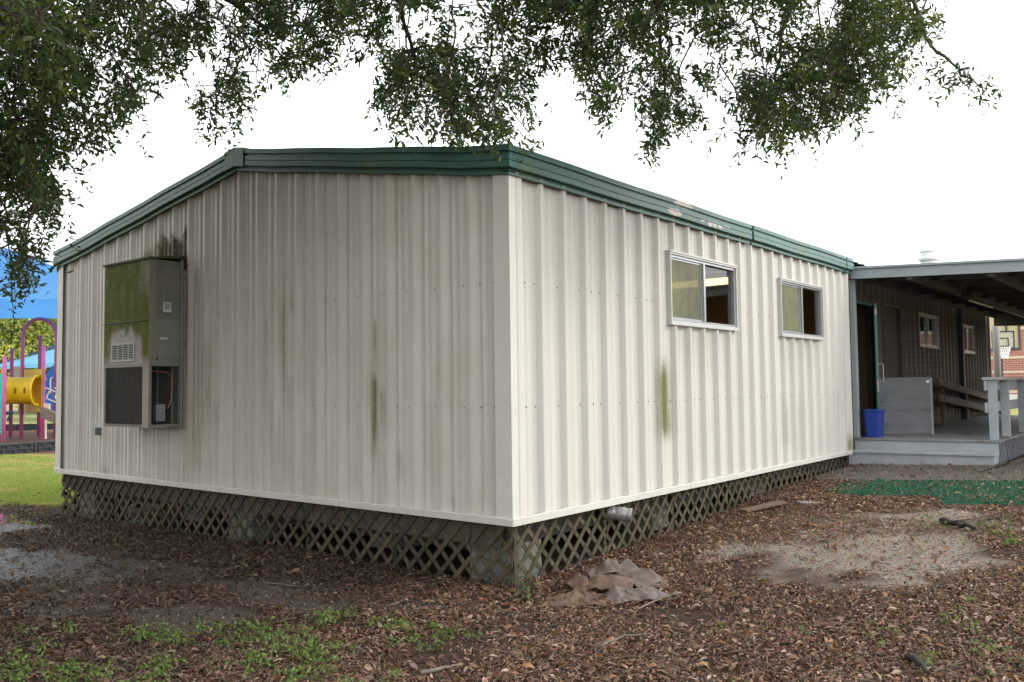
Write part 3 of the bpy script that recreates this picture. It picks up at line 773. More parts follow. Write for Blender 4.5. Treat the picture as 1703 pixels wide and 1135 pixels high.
for z in (1.2, 1.75, 1.83, 2.2, 2.3, 2.85):
    for x in (AX0+.015, AX1-.015): mb = MB(); mb.tube([(x, AY-.004, z), (x, AY-.010, z)], .007, 6); mb.build('bolt', M_acg, ac, attrs=dict(algae=np.full(len(mb.v), .3)))
eb = thing('electrical_box', (-6.25, -.02, 1.0), 'small grey electrical box low on the end wall below the air conditioner', 'electrical box')
mb = MB(); mb.box(-6.29, -.075, 1.0, -6.22, -.001, 1.09); mb.build('body', simple('box_grey', (.2, .21, .21), .5), eb, bevel=.006)
mb = MB(); mb.box(-6.285, -.083, 1.01, -6.225, -.0755, 1.085); mb.build('cover', simple('box_cover', (.28, .29, .30), .4), eb, bevel=.003)
# silver duct end poking out of the lattice
dv = thing('vent_duct', (.05, 1.40, .41), 'crumpled silver duct end poking out under the long wall', 'duct')
mb = MB(); pts = []; rad = []
for k in range(15):
    t = k/14; pts.append((-.10+.24*t, 1.36+.10*t, .435-.03*t)); rad.append(.058*(1+.10*math.sin(k*2.6)+.06*math.sin(k*5.1)))
mb.tube(pts, rad, 14, cap=False); mb.build('hose', simple('foil', (.36, .35, .35), .35, .5, var=.25, sc=14, bm=.6), dv, smooth=True)
mb = MB(); mb.tube([(-.02, 1.395, .425), (.0, 1.40, .422)], .05, 12); mb.build('lining', M_dark, dv)

# ------------------------------------------------------------------ porch: deck, roof, railings
PH = math.radians(7); PO = np.array([.0, 7.95, 0]); PE = np.array([math.cos(PH), math.sin(PH), 0]); PN = np.array([0., 1., 0.])
def pw(u, v, z): return PO+PE*u+PN*v+np.array([0, 0, z])
def pbox(mb, u0, v0, z0, u1, v1, z1): return mb.obox(pw((u0+u1)/2, (v0+v1)/2, (z0+z1)/2), PE*(u1-u0)/2, PN*(v1-v0)/2, (0, 0, (z1-z0)/2))
DZ = .715; DW = 1.80; DL = 9.6
deck = thing('wooden_deck', tuple(pw(.9, 3, .3)), 'grey painted wooden porch deck with two steps beside the long wall', 'deck')
mb = MB(); k = 0; v = .0
while v < DL:
    pbox(mb, -.03, v, DZ-.035, DW+.02, v+.138, DZ+random.uniform(-.002, .002)); v += .143
mb.build('deck_floor', simple('shade_toned_deck_paint', (.20, .20, .205), .65, var=.2, sc=3, c2=(.10, .095, .08), thr=(.5, .7), bm=.1), deck)  # deck grey darkened so the floor colour carries the porch shade
mb = MB(); pbox(mb, -.02, .015, .36, DW, .04, DZ-.04); mb.build('riser', M_gpaint, deck, bevel=.003)
mb = MB(); pbox(mb, -.035, -.30, .515, DW+.01, .014, .55); mb.build('tread', M_gpaint, deck, bevel=.006)
mb = MB(); pbox(mb, -.02, -.275, .30, DW-.005, -.25, .514); pbox(mb, DW-.03, -.25, .30, DW-.005, .0, .514); mb.build('riser', M_gpaint, deck, bevel=.003)
mb = MB()
for k in range(90):
    u = .06+k*.105
    if u > DL: break
    j = random.uniform(-.01, .01)
    mb.prism([(u+.11+j, .30), (u+.150+j, .30), (u+.042+j, DZ-.04), (u+.002+j, DZ-.04)], lambda a, b, t: pw(DW-.01+t, a, b), 0, .005)
mb.build('lattice_skirt', simple('grey_lattice', (.20, .215, .23), .6, var=.2, sc=6), deck)
mb = MB(); pbox(mb, DW-.06, .05, .2, DW-.04, DL, DZ-.04); mb.build('skirt_shade_sheet', M_dark, deck)  # black sheet behind the slats stands in for shade under the deck
rl = MB(); pbox(rl, DW-.10, .02, DZ, DW, .11, 1.52); rl.build('post', M_gpaint, deck, bevel=.004)
for v in (.92, 2.35, 3.75, 5.15, 6.55, 7.95): mb = MB(); pbox(mb, DW-.10, v, DZ, DW, v+.09, 1.52); mb.build('post', M_gpaint, deck, bevel=.004)
mb = MB(); pbox(mb, DW-.16, -.01, 1.522, DW+.03, 8.4, 1.56); mb.build('handrail', M_gpaint, deck, bevel=.004)
for z in (1.40, 1.10): mb = MB(); pbox(mb, DW-.14, .0, z-.02, DW-.101, 8.4, z+.115); mb.build('rail', M_gpaint, deck, bevel=.003)
# ramp rails along the wall
rr = thing('ramp_railing', (.35, 14.5, .6), 'weathered brown two-rail ramp railing behind the grey plywood box', 'railing')
for dz in (0, -.27):
    mb = MB(); mb.bar((.30, 11.6, 1.50+dz), (.10, 17.6, 1.10+dz), .04, .13); mb.build('rail', M_rail, rr)
for y in (12.2, 14.6, 17.0):
    t = (y-11.6)/6; mb = MB(); x = .30-.2*t; mb.box(x-.065, y-.045, .3, x-.021, y+.045, 1.53-.4*t); mb.build('post', M_rail, rr)
# plywood box
bx = thing('storage_box', tuple(pw(.35, 1.5, DZ)), 'grey painted plywood box standing on the porch deck', 'box')
def qx(px, py): return onplane(px, py, 2, DZ)
A = qx(1461, 722.5); B = qx(1552, 722.5); d = (B-A); wd = np.linalg.norm(d); d /= wd; nn = np.array([-d[1], d[0], 0]); hgt = .84
def bxf(u, v, t): p = A+d*u+nn*t; return (p[0], p[1], DZ+v)
mb = MB(); mb.prism([(0, .003), (wd, .003), (wd, hgt), (0, hgt)], bxf, 0, .02); mb.build('front_panel', M_ply, bx, bevel=.002)
mb = MB(); mb.prism([(wd-.02, .003), (wd, .003), (wd, hgt), (wd-.02, hgt)], bxf, .021, 1.0); mb.prism([(0, .003), (.02, .003), (.02, hgt), (0, hgt)], bxf, .021, 1.0); mb.build('side_panel', simple('brown_grey_ply', (.15, .14, .135), .8, var=.2, sc=3), bx)
mb = MB(); mb.prism([(-.01, hgt+.001), (wd+.012, hgt+.001), (wd+.012, hgt+.022), (-.01, hgt+.022)], bxf, -.01, 1.0); mb.build('top_panel', M_ply, bx)
mb = MB(); mb.tube([bxf(wd-.05, hgt-.045, -.001), bxf(wd-.05, hgt-.045, -.006)], .022, 12); mb.build('knob', M_white, bx)
mb = MB(); mb.prism([(wd-.03, .0), (wd+.012, .0), (wd+.012, hgt), (wd-.03, hgt)], bxf, -.008, -.001); mb.build('corner_strip', simple('strip', (.27, .27, .26), .7), bx)
# blue bin
bc = pw(.215, .16, DZ)
bn = thing('recycling_bin', tuple(bc), 'bright blue plastic bin at the deck edge beside the porch post', 'bin')
mb = MB(); n = 6
def ring(hw, hd, z, r=.03):
    o = []
    for cx, cy, a0 in ((hw-r, hd-r, 0), (-hw+r, hd-r, 90), (-hw+r, -hd+r, 180), (hw-r, -hd+r, 270)):
        for k in range(4): a = math.radians(a0+k*30); o.append(bc+PE*(cx+r*math.cos(a))+PN*(cy+r*math.sin(a))+np.array([0, 0, z]))
    return o
rings = [ring(.090, .13, .003), ring(.108, .155, .375), ring(.118, .165, .377), ring(.118, .165, .40), ring(.108, .153, .40), ring(.086, .125, .01)]
vs = sum(rings, []); m = 16
mb.add(vs, [(i*m+j, i*m+(j+1) % m, (i+1)*m+(j+1) % m, (i+1)*m+j) for i in range(5) for j in range(m)]+[tuple(range(16))[::-1], tuple(5*16+j for j in range(16))])
mb.build('bin_body', M_bin, bn, smooth=False, bevel=.002)
# porch roof
pr = thing('porch_roof', tuple(pw(2, 5, 3)), 'grey flat porch roof on posts over the deck, with open beams beneath', 'porch roof')
ZF = 3.19; SL = -.028                         # slopes away from the building
def rz(u): return ZF+SL*u
UW = 9.0  # unseen roof width added to keep light off the porch
def slab(mb, u0, v0, u1, v1, zt, zb):
    vs = [pw(u0, v0, rz(u0)+zb), pw(u1, v0, rz(u1)+zb), pw(u1, v1, rz(u1)+zb), pw(u0, v1, rz(u0)+zb), pw(u0, v0, rz(u0)+zt), pw(u1, v0, rz(u1)+zt), pw(u1, v1, rz(u1)+zt), pw(u0, v1, rz(u0)+zt)]
    mb.add(vs, [(0, 3, 2, 1), (4, 5, 6, 7), (0, 1, 5, 4), (1, 2, 6, 5), (2, 3, 7, 6), (3, 0, 4, 7)])
mb = MB(); slab(mb, .02, -.06, UW, -.02, 0, -.175); slab(mb, .02, -.085, UW, -.06, 0, -.03); slab(mb, .02, -.08, UW, -.06, -.155, -.175); mb.build('fascia_beam', M_gpaint2, pr)
mb = MB(); slab(mb, .02, -.02, UW, 10.8, 0, -.012)
mb.build('roof_sheet', M_porchroof, pr)
for u in (.78, 1.80, 2.9, 4.1, 5.4, 6.8, 8.1):
    mb = MB(); slab(mb, u-.04, -.019, u+.04, 10.7, -.06, -.215); mb.build('beam', M_beam, pr)
v = 1.15
while v < 10.7:
    mb = MB(); slab(mb, .03, v, .739, v+.045, -.013, -.12); slab(mb, .821, v, 1.759, v+.045, -.013, -.12); slab(mb, 1.841, v, 2.859, v+.045, -.013, -.12); slab(mb, 2.941, v, 4.059, v+.045, -.013, -.12); slab(mb, 4.141, v, UW-3.65, v+.045, -.013, -.12); mb.build('purlin', M_beam, pr); v += 1.25
mb = MB(); slab(mb, .02, 10.71, UW, 10.76, -.013, -.36); mb.build('fascia_beam', M_beam, pr)
mb = MB(); slab(mb, .02, .0, .06, 10.7, -.013, -.17); mb.build('ledger', M_beam, pr)
mb = MB(); pbox(mb, -.055, -.015, DZ, .045, .085, ZF-.18); mb.build('post', M_gpaint2, pr, bevel=.004)
p = at(1659, 620, 21.6); zb = float(g0(p[0], p[1]))
mb = MB(); mb.tube([(p[0], p[1], zb-.05), (p[0], p[1], 2.86)], .082, 14); mb.build('post', simple('grey_pole', (.22, .20, .18), .6, var=.15), pr, smooth=True)
po = p.copy()
for u, v in ((8.6, 0.3), (8.6, 10.4)): mb = MB(); pbox(mb, u, v, .2, u+.1, v+.1, rz(u)-.02); mb.build('post', M_gpaint2, pr)
bg = thing('rubbish_sack', (po[0], po[1], zb), 'dark sack slumped at the foot of the far porch pole', 'sack')
mb = MB(); vs = []; R_, C_ = 7, 12
for i in range(R_):
    for j in range(C_):
        a = 2*math.pi*j/C_; t = i/(R_-1); r = .19*(math.sin(math.pi*(.15+.8*t))**.6)*(1+.18*math.sin(3*a+i)); vs.append((po[0]-.10+r*math.cos(a), po[1]-.15+r*math.sin(a), zb+.02+t*.42))
mb.add(vs, [(i*C_+j, i*C_+(j+1) % C_, (i+1)*C_+(j+1) % C_, (i+1)*C_+j) for i in range(R_-1) for j in range(C_)]+[tuple((R_-1)*C_+j for j in range(C_))]); mb.build('bag', M_black, bg, smooth=True)
# lamp under the beam
lf = thing('light_fixture', tuple(at(1620, 500, 15.5)), 'unlit strip light fixture hanging under the porch roof beam', 'lamp')
a, b = at(1612, 500, 14.9), at(1651, 512, 16.8); dd = (b-a)/np.linalg.norm(b-a)
mb = MB(); mb.bar(a+np.array([0, 0, .06]), b+np.array([0, 0, .06]), .12, .05); mb.build('housing', M_beam, lf)
mb = MB(); mb.tube([a, a+(b-a)*.49], .017, 8); mb.build('tube', M_white, lf); mb = MB(); mb.tube([a+(b-a)*.51, b], .017, 8); mb.build('tube', M_white, lf)
mb = MB(); mb.obox(a+np.array([0, 0, .09])-dd*.12, dd*.10, np.cross(dd, (0, 0, 1))*.09, (0, 0, .05)); mb.build('bracket', M_rail, lf)
# vent on the roof
vp = at(1544, 436, 13.1); vz = rz(vp[0])-.0
rv = thing('roof_vent', (vp[0], vp[1], vz), 'round white metal vent cap standing on the porch roof', 'roof vent')
mb = MB(); s = [(.11, -.0), (.11, .17)]; mb.tube([(vp[0], vp[1], vz), (vp[0], vp[1], vz+.20)], .105, 20); mb.build('pipe', M_white, rv, smooth=False)
mb = MB(); mb.tube([(vp[0], vp[1], vz+.16), (vp[0], vp[1], vz+.18), (vp[0], vp[1], vz+.21), (vp[0], vp[1], vz+.22)], [.12, .14, .14, .12], 20)
mb.tube([(vp[0], vp[1], vz+.30), (vp[0], vp[1], vz+.345), (vp[0], vp[1], vz+.36)], [.125, .12, .07], 20); mb.build('cap', M_white, rv)
mb = MB(); mb.tube([(vp[0], vp[1], vz+.215), (vp[0], vp[1], vz+.305)], .112, 16); mb.build('louver_band', M_white, rv)
# wire grid panel
wg = thing('wire_panel', (.32, 10.6, 1.5), 'tall black wire grid panel standing behind the plywood box', 'wire panel')
mb = MB(); c = pw(.14, 2.05, 0)
for k in range(9): q = c+PE*k*.075; mb.bar((q[0], q[1], DZ), (q[0], q[1], 2.95), .005, .005, (1, 0, 0))
for k in range(26): z = DZ+.08+k*.085; mb.bar(c+np.array([0, .009, z]), c+PE*.6+np.array([0, .009, z]), .005, .005)
mb.build('grid', M_black, wg)

# ------------------------------------------------------------------ pavement and turf
def sheet(name, pts, z_off, m, thick, n=14, kind=None):
    """polygon strip draped on the ground: pts = two edges (near, far) as point lists"""
    near, farr = pts; vs = []; mb = MB(); k = len(near); fs = []
    for i in range(k):
        for j in range(n+1):
            q = near[i]+(farr[i]-near[i])*j/n; vs.append((q[0], q[1], float(g0(*q))+z_off))
    o = len(vs); vs += [(x, y, z-thick) for x, y, z in vs]
    for i in range(k-1):
        for j in range(n):
            a = i*(n+1)+j; fs.append((a, a+n+1, a+n+2, a+1))
    rim = [j for j in range(n+1)]
    for i in range(k-1):
        a, b = i*(n+1), (i+1)*(n+1); fs.append((a, o+a, o+b, b)); a += n; b += n; fs.append((b, o+b, o+a, a))
    for j in range(n):
        fs.append((j+1, o+j+1, o+j, j)); a = (k-1)*(n+1)+j; fs.append((a, o+a, o+a+1, a+1))
    mb.add(vs, fs); return mb
e0 = ghit(1352, 798, .03)[:2]; e1 = ghit(1703, 801, .03)[:2]; de = (e1-e0)/np.linalg.norm(e1-e0)
nearE = [e0-de*.15, e0+de*.8, e0+de*1.6, e0+de*2.4, e0+de*6, e0+de*9]
farE = [np.array([.03, 8.0]), np.array([.9, 8.1]), np.array([1.9, 8.3]), np.array([2.6, 34]), np.array([5.6, 34]), np.array([8.5, 34])]
mb = sheet('sidewalk', (nearE, farE), .035, M_conc, .16, 30); tag(mb.build('sidewalk', M_conc), kind='structure')
# bright court further back
mb = sheet('court', ([np.array([-14., 30.5]), np.array([12., 30.5])], [np.array([-14., 41.]), np.array([12., 41.])]), .03, M_concl, .1, 6); tag(mb.build('concrete_court', M_concl), kind='structure')

# artificial turf
tn = [(1372, 822), (1440, 829), (1500, 827), (1556, 830), (1572, 843), (1640, 842), (1703, 843)]; tf = [(1392, 808), (1450, 803), (1500, 804), (1556, 804), (1572, 804), (1640, 805), (1703, 806)]
nE = [ghit(*p)[:2] for p in tn]; fE = [ghit(*p)[:2] for p in tf]
dn = nE[-1]-nE[-2]; dn /= np.linalg.norm(dn); nE.append(nE[-1]+dn*2.2); fE.append(fE[-1]+dn*2.2)
def wob(p): return p+np.array([(random.random()-.5)*.06, (random.random()-.5)*.06])
nE2, fE2 = [], []
for i in range(len(nE)-1):
    for k in range(6): nE2.append(wob(nE[i]+(nE[i+1]-nE[i])*k/6)); fE2.append(fE[i]+(fE[i+1]-fE[i])*k/6)
nE2.append(nE[-1]); fE2.append(fE[-1])
tm = thing('turf_mat', (nE[3][0], nE[3][1], .25), 'strip of green artificial turf littered with brown leaves before the sidewalk', 'turf mat')
mb = sheet('t', (nE2, fE2), .028, None, .05, 14); mb.build('backing', simple('turf_green', (.028, .11, .065), .9, var=.35, sc=5, bm=.6), tm)
TP = np.array(nE2+fE2[::-1])

# ------------------------------------------------------------------ leaf-like scattering
def scatter(name, P, Lh, Wd, N_, T_, col, m, fold=.25, curl=.2, **kw):
    """P centres (n,3); N_ normals; T_ long directions; leaves as four quads-ish faces with folded midrib"""
    n = len(P); T_ = T_-N_*np.sum(T_*N_, 1, keepdims=True); T_ /= np.linalg.norm(T_, axis=1, keepdims=True)+1e-9
    B = np.cross(N_, T_)
    u = np.array([-.5, -.12, .22, .5, -.12, .22, -.12, .22]); w = np.array([0, 0, 0, 0, 1, .8, -1, -.8])*.5
    h = np.where(np.abs(w) > 0, 1., 0)*fold; cz = -(u*2)**2*curl
    V = P[:, None]+T_[:, None]*(u[None, :, None]*Lh[:, None, None])+B[:, None]*(w[None, :, None]*Wd[:, None, None])+N_[:, None]*((h[None]*Wd[:, None])[:, :, None]+(cz[None]*Lh[:, None])[:, :, None])
    q = np.array([[0, 1, 4, 4], [1, 2, 5, 4], [2, 3, 5, 5], [0, 6, 1, 1], [6, 7, 2, 1], [7, 3, 2, 2]])
    tri = np.array([[0, 1, 4], [1, 2, 5], [1, 5, 4], [2, 3, 5], [0, 6, 1], [6, 7, 2], [6, 2, 1], [7, 3, 2]])
    Fc = (np.arange(n)[:, None, None]*8+tri[None]).reshape(-1, 3)
    C = np.repeat(col, 8, 0)
    return mesh_obj(name, V.reshape(-1, 3), Fc, m, attrs=dict(col=C), **kw)
def rnd_unit(n):
    v = rng.normal(size=(n, 3)); return v/np.linalg.norm(v, axis=1, keepdims=True)

# leaf litter
n = 1500000
x = rng.uniform(-11, 4.3, n); y = rng.uniform(-4.2, 8., n)
d = np.stack([x-CP[0], y-CP[1]], 1); dep = d@fw[:2]; lat = d@RT[:2]/np.maximum(dep, .1)
ok = (dep > 2.6) & (np.abs(lat) < .72)
ok &= ~((x > -7.28) & (x < -.06) & (y > .06)) & ~((x > -.2) & (y > 7.9))
x, y, dep = x[ok], y[ok], dep[ok]
base = np.clip(.80+2.4*(fbm(x*1.5, y*1.5, 55, 5)-.5), .12, 1.3)
strip_e = sstep(-1.5, -.5, y+.35*(fbm(x*2, y*2, 61, 3)-.5))*(x < .4)              # bank of leaves along the end wall
strip_l = sstep(1.15, .45, x+.5*(fbm(x*2, y*2, 62, 3)-.5))*(y > -.3)              # and along the long wall
right = sstep(-.4, .8, x)
den = .62*base+.95*strip_e+.95*strip_l+.55*right*base+.55*sstep(-1.6, -2.3, y)*base
den = den-.95*soft(P_gravel, x, y, .16, 5)
for i, p in enumerate(P_path): den = den-.9*soft(p, x, y, .09, 21+i)
den = den-.25*soft(P_wet, x, y, .2, 8)
for p in PUD: den = den-1.1*soft(p, x, y, .05, 3)*1.1
den = np.where(soft(P_lawn, x, y, .35, 30) > .3, den*.12, den)
inT = inpoly(TP, x, y)
den = np.where(inT, .13+.5*sstep(1.0, .4, x), den)
sw = (x > 0) & (y > 6.3) & ~inT; den = np.where(sw, .01+.5*sstep(.7, .1, x)*sstep(7.1, 7.5, y), den)
keep = rng.random(len(x)) < np.clip(den, .085, 1)*np.clip(.42+1.9/dep, .3, .85)*.80
x, y, dep = x[keep], y[keep], dep[keep]; n = len(x)
big = rng.random(n) < .07
Lh = np.clip(rng.lognormal(math.log(.029), .42, n), .010, .085)*np.where(big, 1.35, 1); Wd = Lh*rng.uniform(.16, .38, n)
tilt = rng.normal(size=(n, 3))*np.array([.5, .5, 0])+np.array([0, 0, 1]); tilt /= np.linalg.norm(tilt, axis=1, keepdims=True)
TT = rng.normal(size=(n, 3))*np.array([1, 1, .1])
pal = np.array([(.075, .035, .022), (.12, .055, .034), (.17, .085, .055), (.055, .03, .022), (.24, .15, .11), (.30, .215, .17), (.15, .06, .03), (.095, .06, .045), (.2, .12, .06)])
pr_ = np.array([.17, .19, .16, .13, .12, .09, .07, .06, .02])
ci = rng.choice(len(pal), n, p=pr_/pr_.sum()); colr = pal[ci]*rng.uniform(.7, 1.3, (n, 1))*np.array([1.30, 1.34, 1.36])
wetl = (1-right[ok.nonzero()[0]*0] if False else sstep(.6, -1.2, x))
colr = colr*(1-.58*wetl)[:, None]                                                   # the leaves on the wet side are soaked and darker
pile = .035*(sstep(-1.2, -.1, y)*(x < .3)*(y < .2))+.03*sstep(.8, .1, x)*(y > 0)*(x > 0)
zz = gz(x, y)+.008+rng.random(n)*(.012+pile)
zz = np.where(inpoly(TP, x, y), g0(x, y)+.045, zz); zz = np.where((x > 0) & (y > 6.3) & ~inpoly(TP, x, y), g0(x, y)+.05, zz)
lit = scatter('leaf_litter', np.stack([x, y, zz], 1), Lh, Wd, tilt, TT, colr, M_litter, fold=.22, curl=.18)
tag(lit, 'brown fallen leaves covering the ground round the building', 'leaves', kind='stuff')
print('litter', n)
nb = 2600; k = rng.integers(0, n, nb); P = np.stack([x[k]+rng.normal(0, .1, nb), y[k]+rng.normal(0, .1, nb), zz[k]+.012], 1)
okk = ~((P[:, 0] > -7.4) & (P[:, 0] < .02) & (P[:, 1] > -.05)) & (P[:, 1] < 6.2); P = P[okk]; nb = len(P); Lb = rng.uniform(.05, .095, nb)
tl = rng.normal(size=(nb, 3))*np.array([.6, .6, 0])+np.array([0, 0, 1]); tl /= np.linalg.norm(tl, axis=1, keepdims=True)
cb = np.array([(.20, .105, .065), (.30, .20, .13), (.13, .07, .045), (.26, .15, .075)])[rng.integers(0, 4, nb)]*rng.uniform(.6, 1.3, (nb, 1)); cb = cb*(1-.45*sstep(.6, -1.2, P[:, 0]))[:, None]
wl_ = scatter('curled_leaves', P, Lb, Lb*rng.uniform(.25, .4, nb), tl, rng.normal(size=(nb, 3))*np.array([1, 1, .15]), cb, M_litter, fold=.3, curl=.34)
tag(wl_, 'larger whole curled brown leaves lying on top of the leaf litter', 'leaves', kind='stuff')
# fine straw and twig bits
n2 = 17000
k = rng.integers(0, n, n2); P = np.stack([x[k]+rng.normal(0, .05, n2), y[k]+rng.normal(0, .05, n2), zz[k]+.008], 1)
okk = ~((P[:, 0] > -7.4) & (P[:, 0] < .0) & (P[:, 1] > -.03)) & ~inpoly(TP, P[:, 0], P[:, 1]) & (P[:, 1] < 6)
P = P[okk]; n2 = len(P)
a = rng.random(n2)*6.28; T2 = np.stack([np.cos(a), np.sin(a), rng.normal(0, .08, n2)], 1)
tw = scatter('twig_litter', P, rng.uniform(.05, .19, n2), rng.uniform(.0035, .006, n2), np.tile([0, 0, 1.], (n2, 1)), T2, np.array([(.16, .125, .095)])*rng.uniform(.4, 1.7, (n2, 1)), M_litter, fold=.5, curl=.1)
tag(tw, 'thin dry twigs and straw scattered among the fallen leaves', 'twigs', kind='stuff')

# weeds
def weeds():
    n = 60000
    x = rng.uniform(-6, 4.3, n); y = rng.uniform(-4, 6.5, n)
    A1 = wpoly([(-80, 1062), (150, 1050), (300, 1052), (480, 1030), (640, 1015), (720, 1050), (730, 1100), (640, 1125), (560, 1180), (300, 1240), (-80, 1240)])
    A2 = wpoly([(1430, 1080), (1560, 1040), (1703, 1010), (1850, 1050), (1850, 1200), (1300, 1200)]); A3 = wpoly([(1540, 872), (1640, 862), (1760, 862), (1760, 925), (1620, 912)]); A4 = wpoly([(900, 1090), (1150, 1090), (1200, 1160), (880, 1160)])
    cl = fbm(x*3.2, y*3.2, 91, 4)
    d = .42*soft(A1, x, y, .1, 3)*sstep(.47, .62, cl)+.10*soft(A2, x, y, .1, 4)*sstep(.48, .62, cl)+.10*soft(A3, x, y, .08, 4)*sstep(.45, .6, cl)+.02*sstep(.56, .68, cl)*soft(A4, x, y, .1, 2)+.012*sstep(.58, .7, cl)*(x > .8)*(y < 4)+.01*sstep(.6, .7, cl)*(x < .3)*(y < -1.2)
    k = rng.random(n) < d; x, y = x[k], y[k]; n = len(x); z = gz(x, y)
    m = 13; P = []; Nn = []; T = []; Ls = []; Ws = []; C = []
    for q in range(m):
        a = rng.random(n)*6.283; r = rng.random(n)**.7*.05; hgt = rng.random(n)*.055*(.4+1.2*vnoise(x*2, y*2, 5))
        P.append(np.stack([x+r*np.cos(a), y+r*np.sin(a), z+.012+hgt], 1)); nn = np.stack([np.cos(a)*.6, np.sin(a)*.6, .7+0*a], 1)+rng.normal(0, .25, (n, 3)); Nn.append(nn/np.linalg.norm(nn, axis=1, keepdims=True))
        T.append(np.stack([np.cos(a), np.sin(a), .4+0*a], 1)+rng.normal(0, .3, (n, 3))); Ls.append(rng.uniform(.012, .034, n)); Ws.append(Ls[-1]*rng.uniform(.3, .6, n))
        c = np.array([(.115, .165, .045)])*rng.uniform(.6, 1.35, (n, 1))+rng.normal(0, .006, (n, 3)); C.append(np.clip(c, .01, 1))
    o = scatter('weed_patch', np.concatenate(P), np.concatenate(Ls), np.concatenate(Ws), np.concatenate(Nn), np.concatenate(T), np.concatenate(C), M_weed, fold=.15, curl=.15)
    tag(o, 'low bright green weeds growing through the leaf litter in the foreground', 'weeds', kind='stuff')
weeds()
# lawn blades and turf fibres
def blades(name, x, y, z, h, w, c, m, parent=None, lean=.5):
    n = len(x); a = rng.random(n)*6.283; N_ = np.stack([np.cos(a), np.sin(a), .15+0*a], 1); T = np.stack([rng.normal(0, lean, n), rng.normal(0, lean, n), np.ones(n)], 1)
    return scatter(name, np.stack([x, y, z+h*.42], 1), h, w, N_/np.linalg.norm(N_, axis=1, keepdims=True), T, c, m, fold=.05, curl=.12, parent=parent)
n = 90000; px = rng.uniform(-160, 135, n); py = rng.uniform(757, 846, n)
zg = -.09; dz_ = fw[2]+RT[2]*(px-851.5)/F-UP[2]*(py-567.5)/F; t = (zg-CP[2])/dz_
x = CP[0]+t*(fw[0]+RT[0]*(px-851.5)/F-UP[0]*(py-567.5)/F); y = CP[1]+t*(fw[1]+RT[1]*(px-851.5)/F-UP[1]*(py-567.5)/F)
kk = (fbm(x*1.2, y*1.2, 17, 3)+rng.random(n)*.5 > .48) & ~((x > -7.5) & (y > 0)) & (rng.random(n) < 1.25*sstep(9.5, 13, t)); x, y = x[kk], y[kk]; n = len(x)
lc = np.where((fbm(x*.8, y*2.0, 23, 3) > .56)[:, None], np.array([(.34, .30, .13)]), np.array([(.24, .29, .08)]))*rng.uniform(.7, 1.3, (n, 1))
go = blades('lawn_grass', x, y, gz(x, y), rng.uniform(.025, .055, n), rng.uniform(.008, .016, n), lc, M_grass); tag(go, 'short yellow green lawn grass left of the building', 'grass', kind='stuff')
n = 60000; bx0, by0 = TP.min(0); bx1, by1 = TP.max(0); x = rng.uniform(bx0, min(bx1, 3.6), n); y = rng.uniform(by0, by1, n); kk = inpoly(TP, x, y); x, y = x[kk], y[kk]; n = len(x)
tb = blades('pile', x, y, g0(x, y)+.025, rng.uniform(.018, .034, n), rng.uniform(.006, .010, n), np.array([(.036, .145, .085)])*rng.uniform(.55, 1.5, (n, 1)), M_turf, parent=tm, lean=.7); tb['kind'] = 'stuff'

# ------------------------------------------------------------------ things lying on the ground
def crumple(name, pts, seed, m, parent, amp, ridged=0, lift=.03, nu=60, nv=36):
    """pts: four px corners; a folded sheet draped over the ground with pleats"""
    c = [ghit(*p) for p in pts]; vs = []
    U, V = np.meshgrid(np.linspace(0, 1, nu), np.linspace(0, 1, nv))
    X = ((1-U)*(1-V))*c[0][0]+U*(1-V)*c[1][0]+U*V*c[2][0]+(1-U)*V*c[3][0]; Y = ((1-U)*(1-V))*c[0][1]+U*(1-V)*c[1][1]+U*V*c[2][1]+(1-U)*V*c[3][1]
    f1 = np.abs(fbm(U*6+seed, V*4, seed, 3)-.5)*3.2; f2 = np.abs(fbm(U*15, V*9, seed+3, 2)-.5)*2.4
    env = np.sin(np.pi*np.clip(U, 0, 1))**.4*np.sin(np.pi*np.clip(V*.85+.1, 0, 1))
    Z = gz(X, Y)+lift*.4+amp*((1-f1)**2*1.1-.25)*env+amp*.35*f2*env
    if ridged: Z = Z+.008*np.sin((U*.8+V*.3)*ridged*6.283)
    X = X+.05*(fbm(U*5, V*5, seed+8, 2)-.5); Y = Y+.05*(fbm(U*5, V*5, seed+9, 2)-.5)
    v = np.stack([X.ravel(), Y.ravel(), np.maximum(Z.ravel(), gz(X, Y).ravel()+.006)], 1)
    i = (np.arange(nv-1)[:, None]*nu+np.arange(nu-1)[None]).ravel(); o = mesh_obj(name, v, np.stack([i, i+1, i+1+nu, i+nu], 1), m, parent, smooth=True)
    s = o.modifiers.new('thickness', 'SOLIDIFY'); s.thickness = .005
    return o
M_sheet = simple('brown_plastic_sheet', (.115, .068, .046), .55, var=.4, sc=7, c2=(.16, .12, .10), thr=(.52, .72), bm=.2)
M_sheetg = simple('grey_brown_sheet', (.12, .092, .078), .42, var=.35, sc=7, c2=(.075, .055, .045), thr=(.5, .7), bm=.2)
db = thing('brown_sheeting', tuple(ghit(1000, 985)), 'crumpled brown ribbed plastic sheeting heaped on the leaves at the building corner', 'plastic sheet')
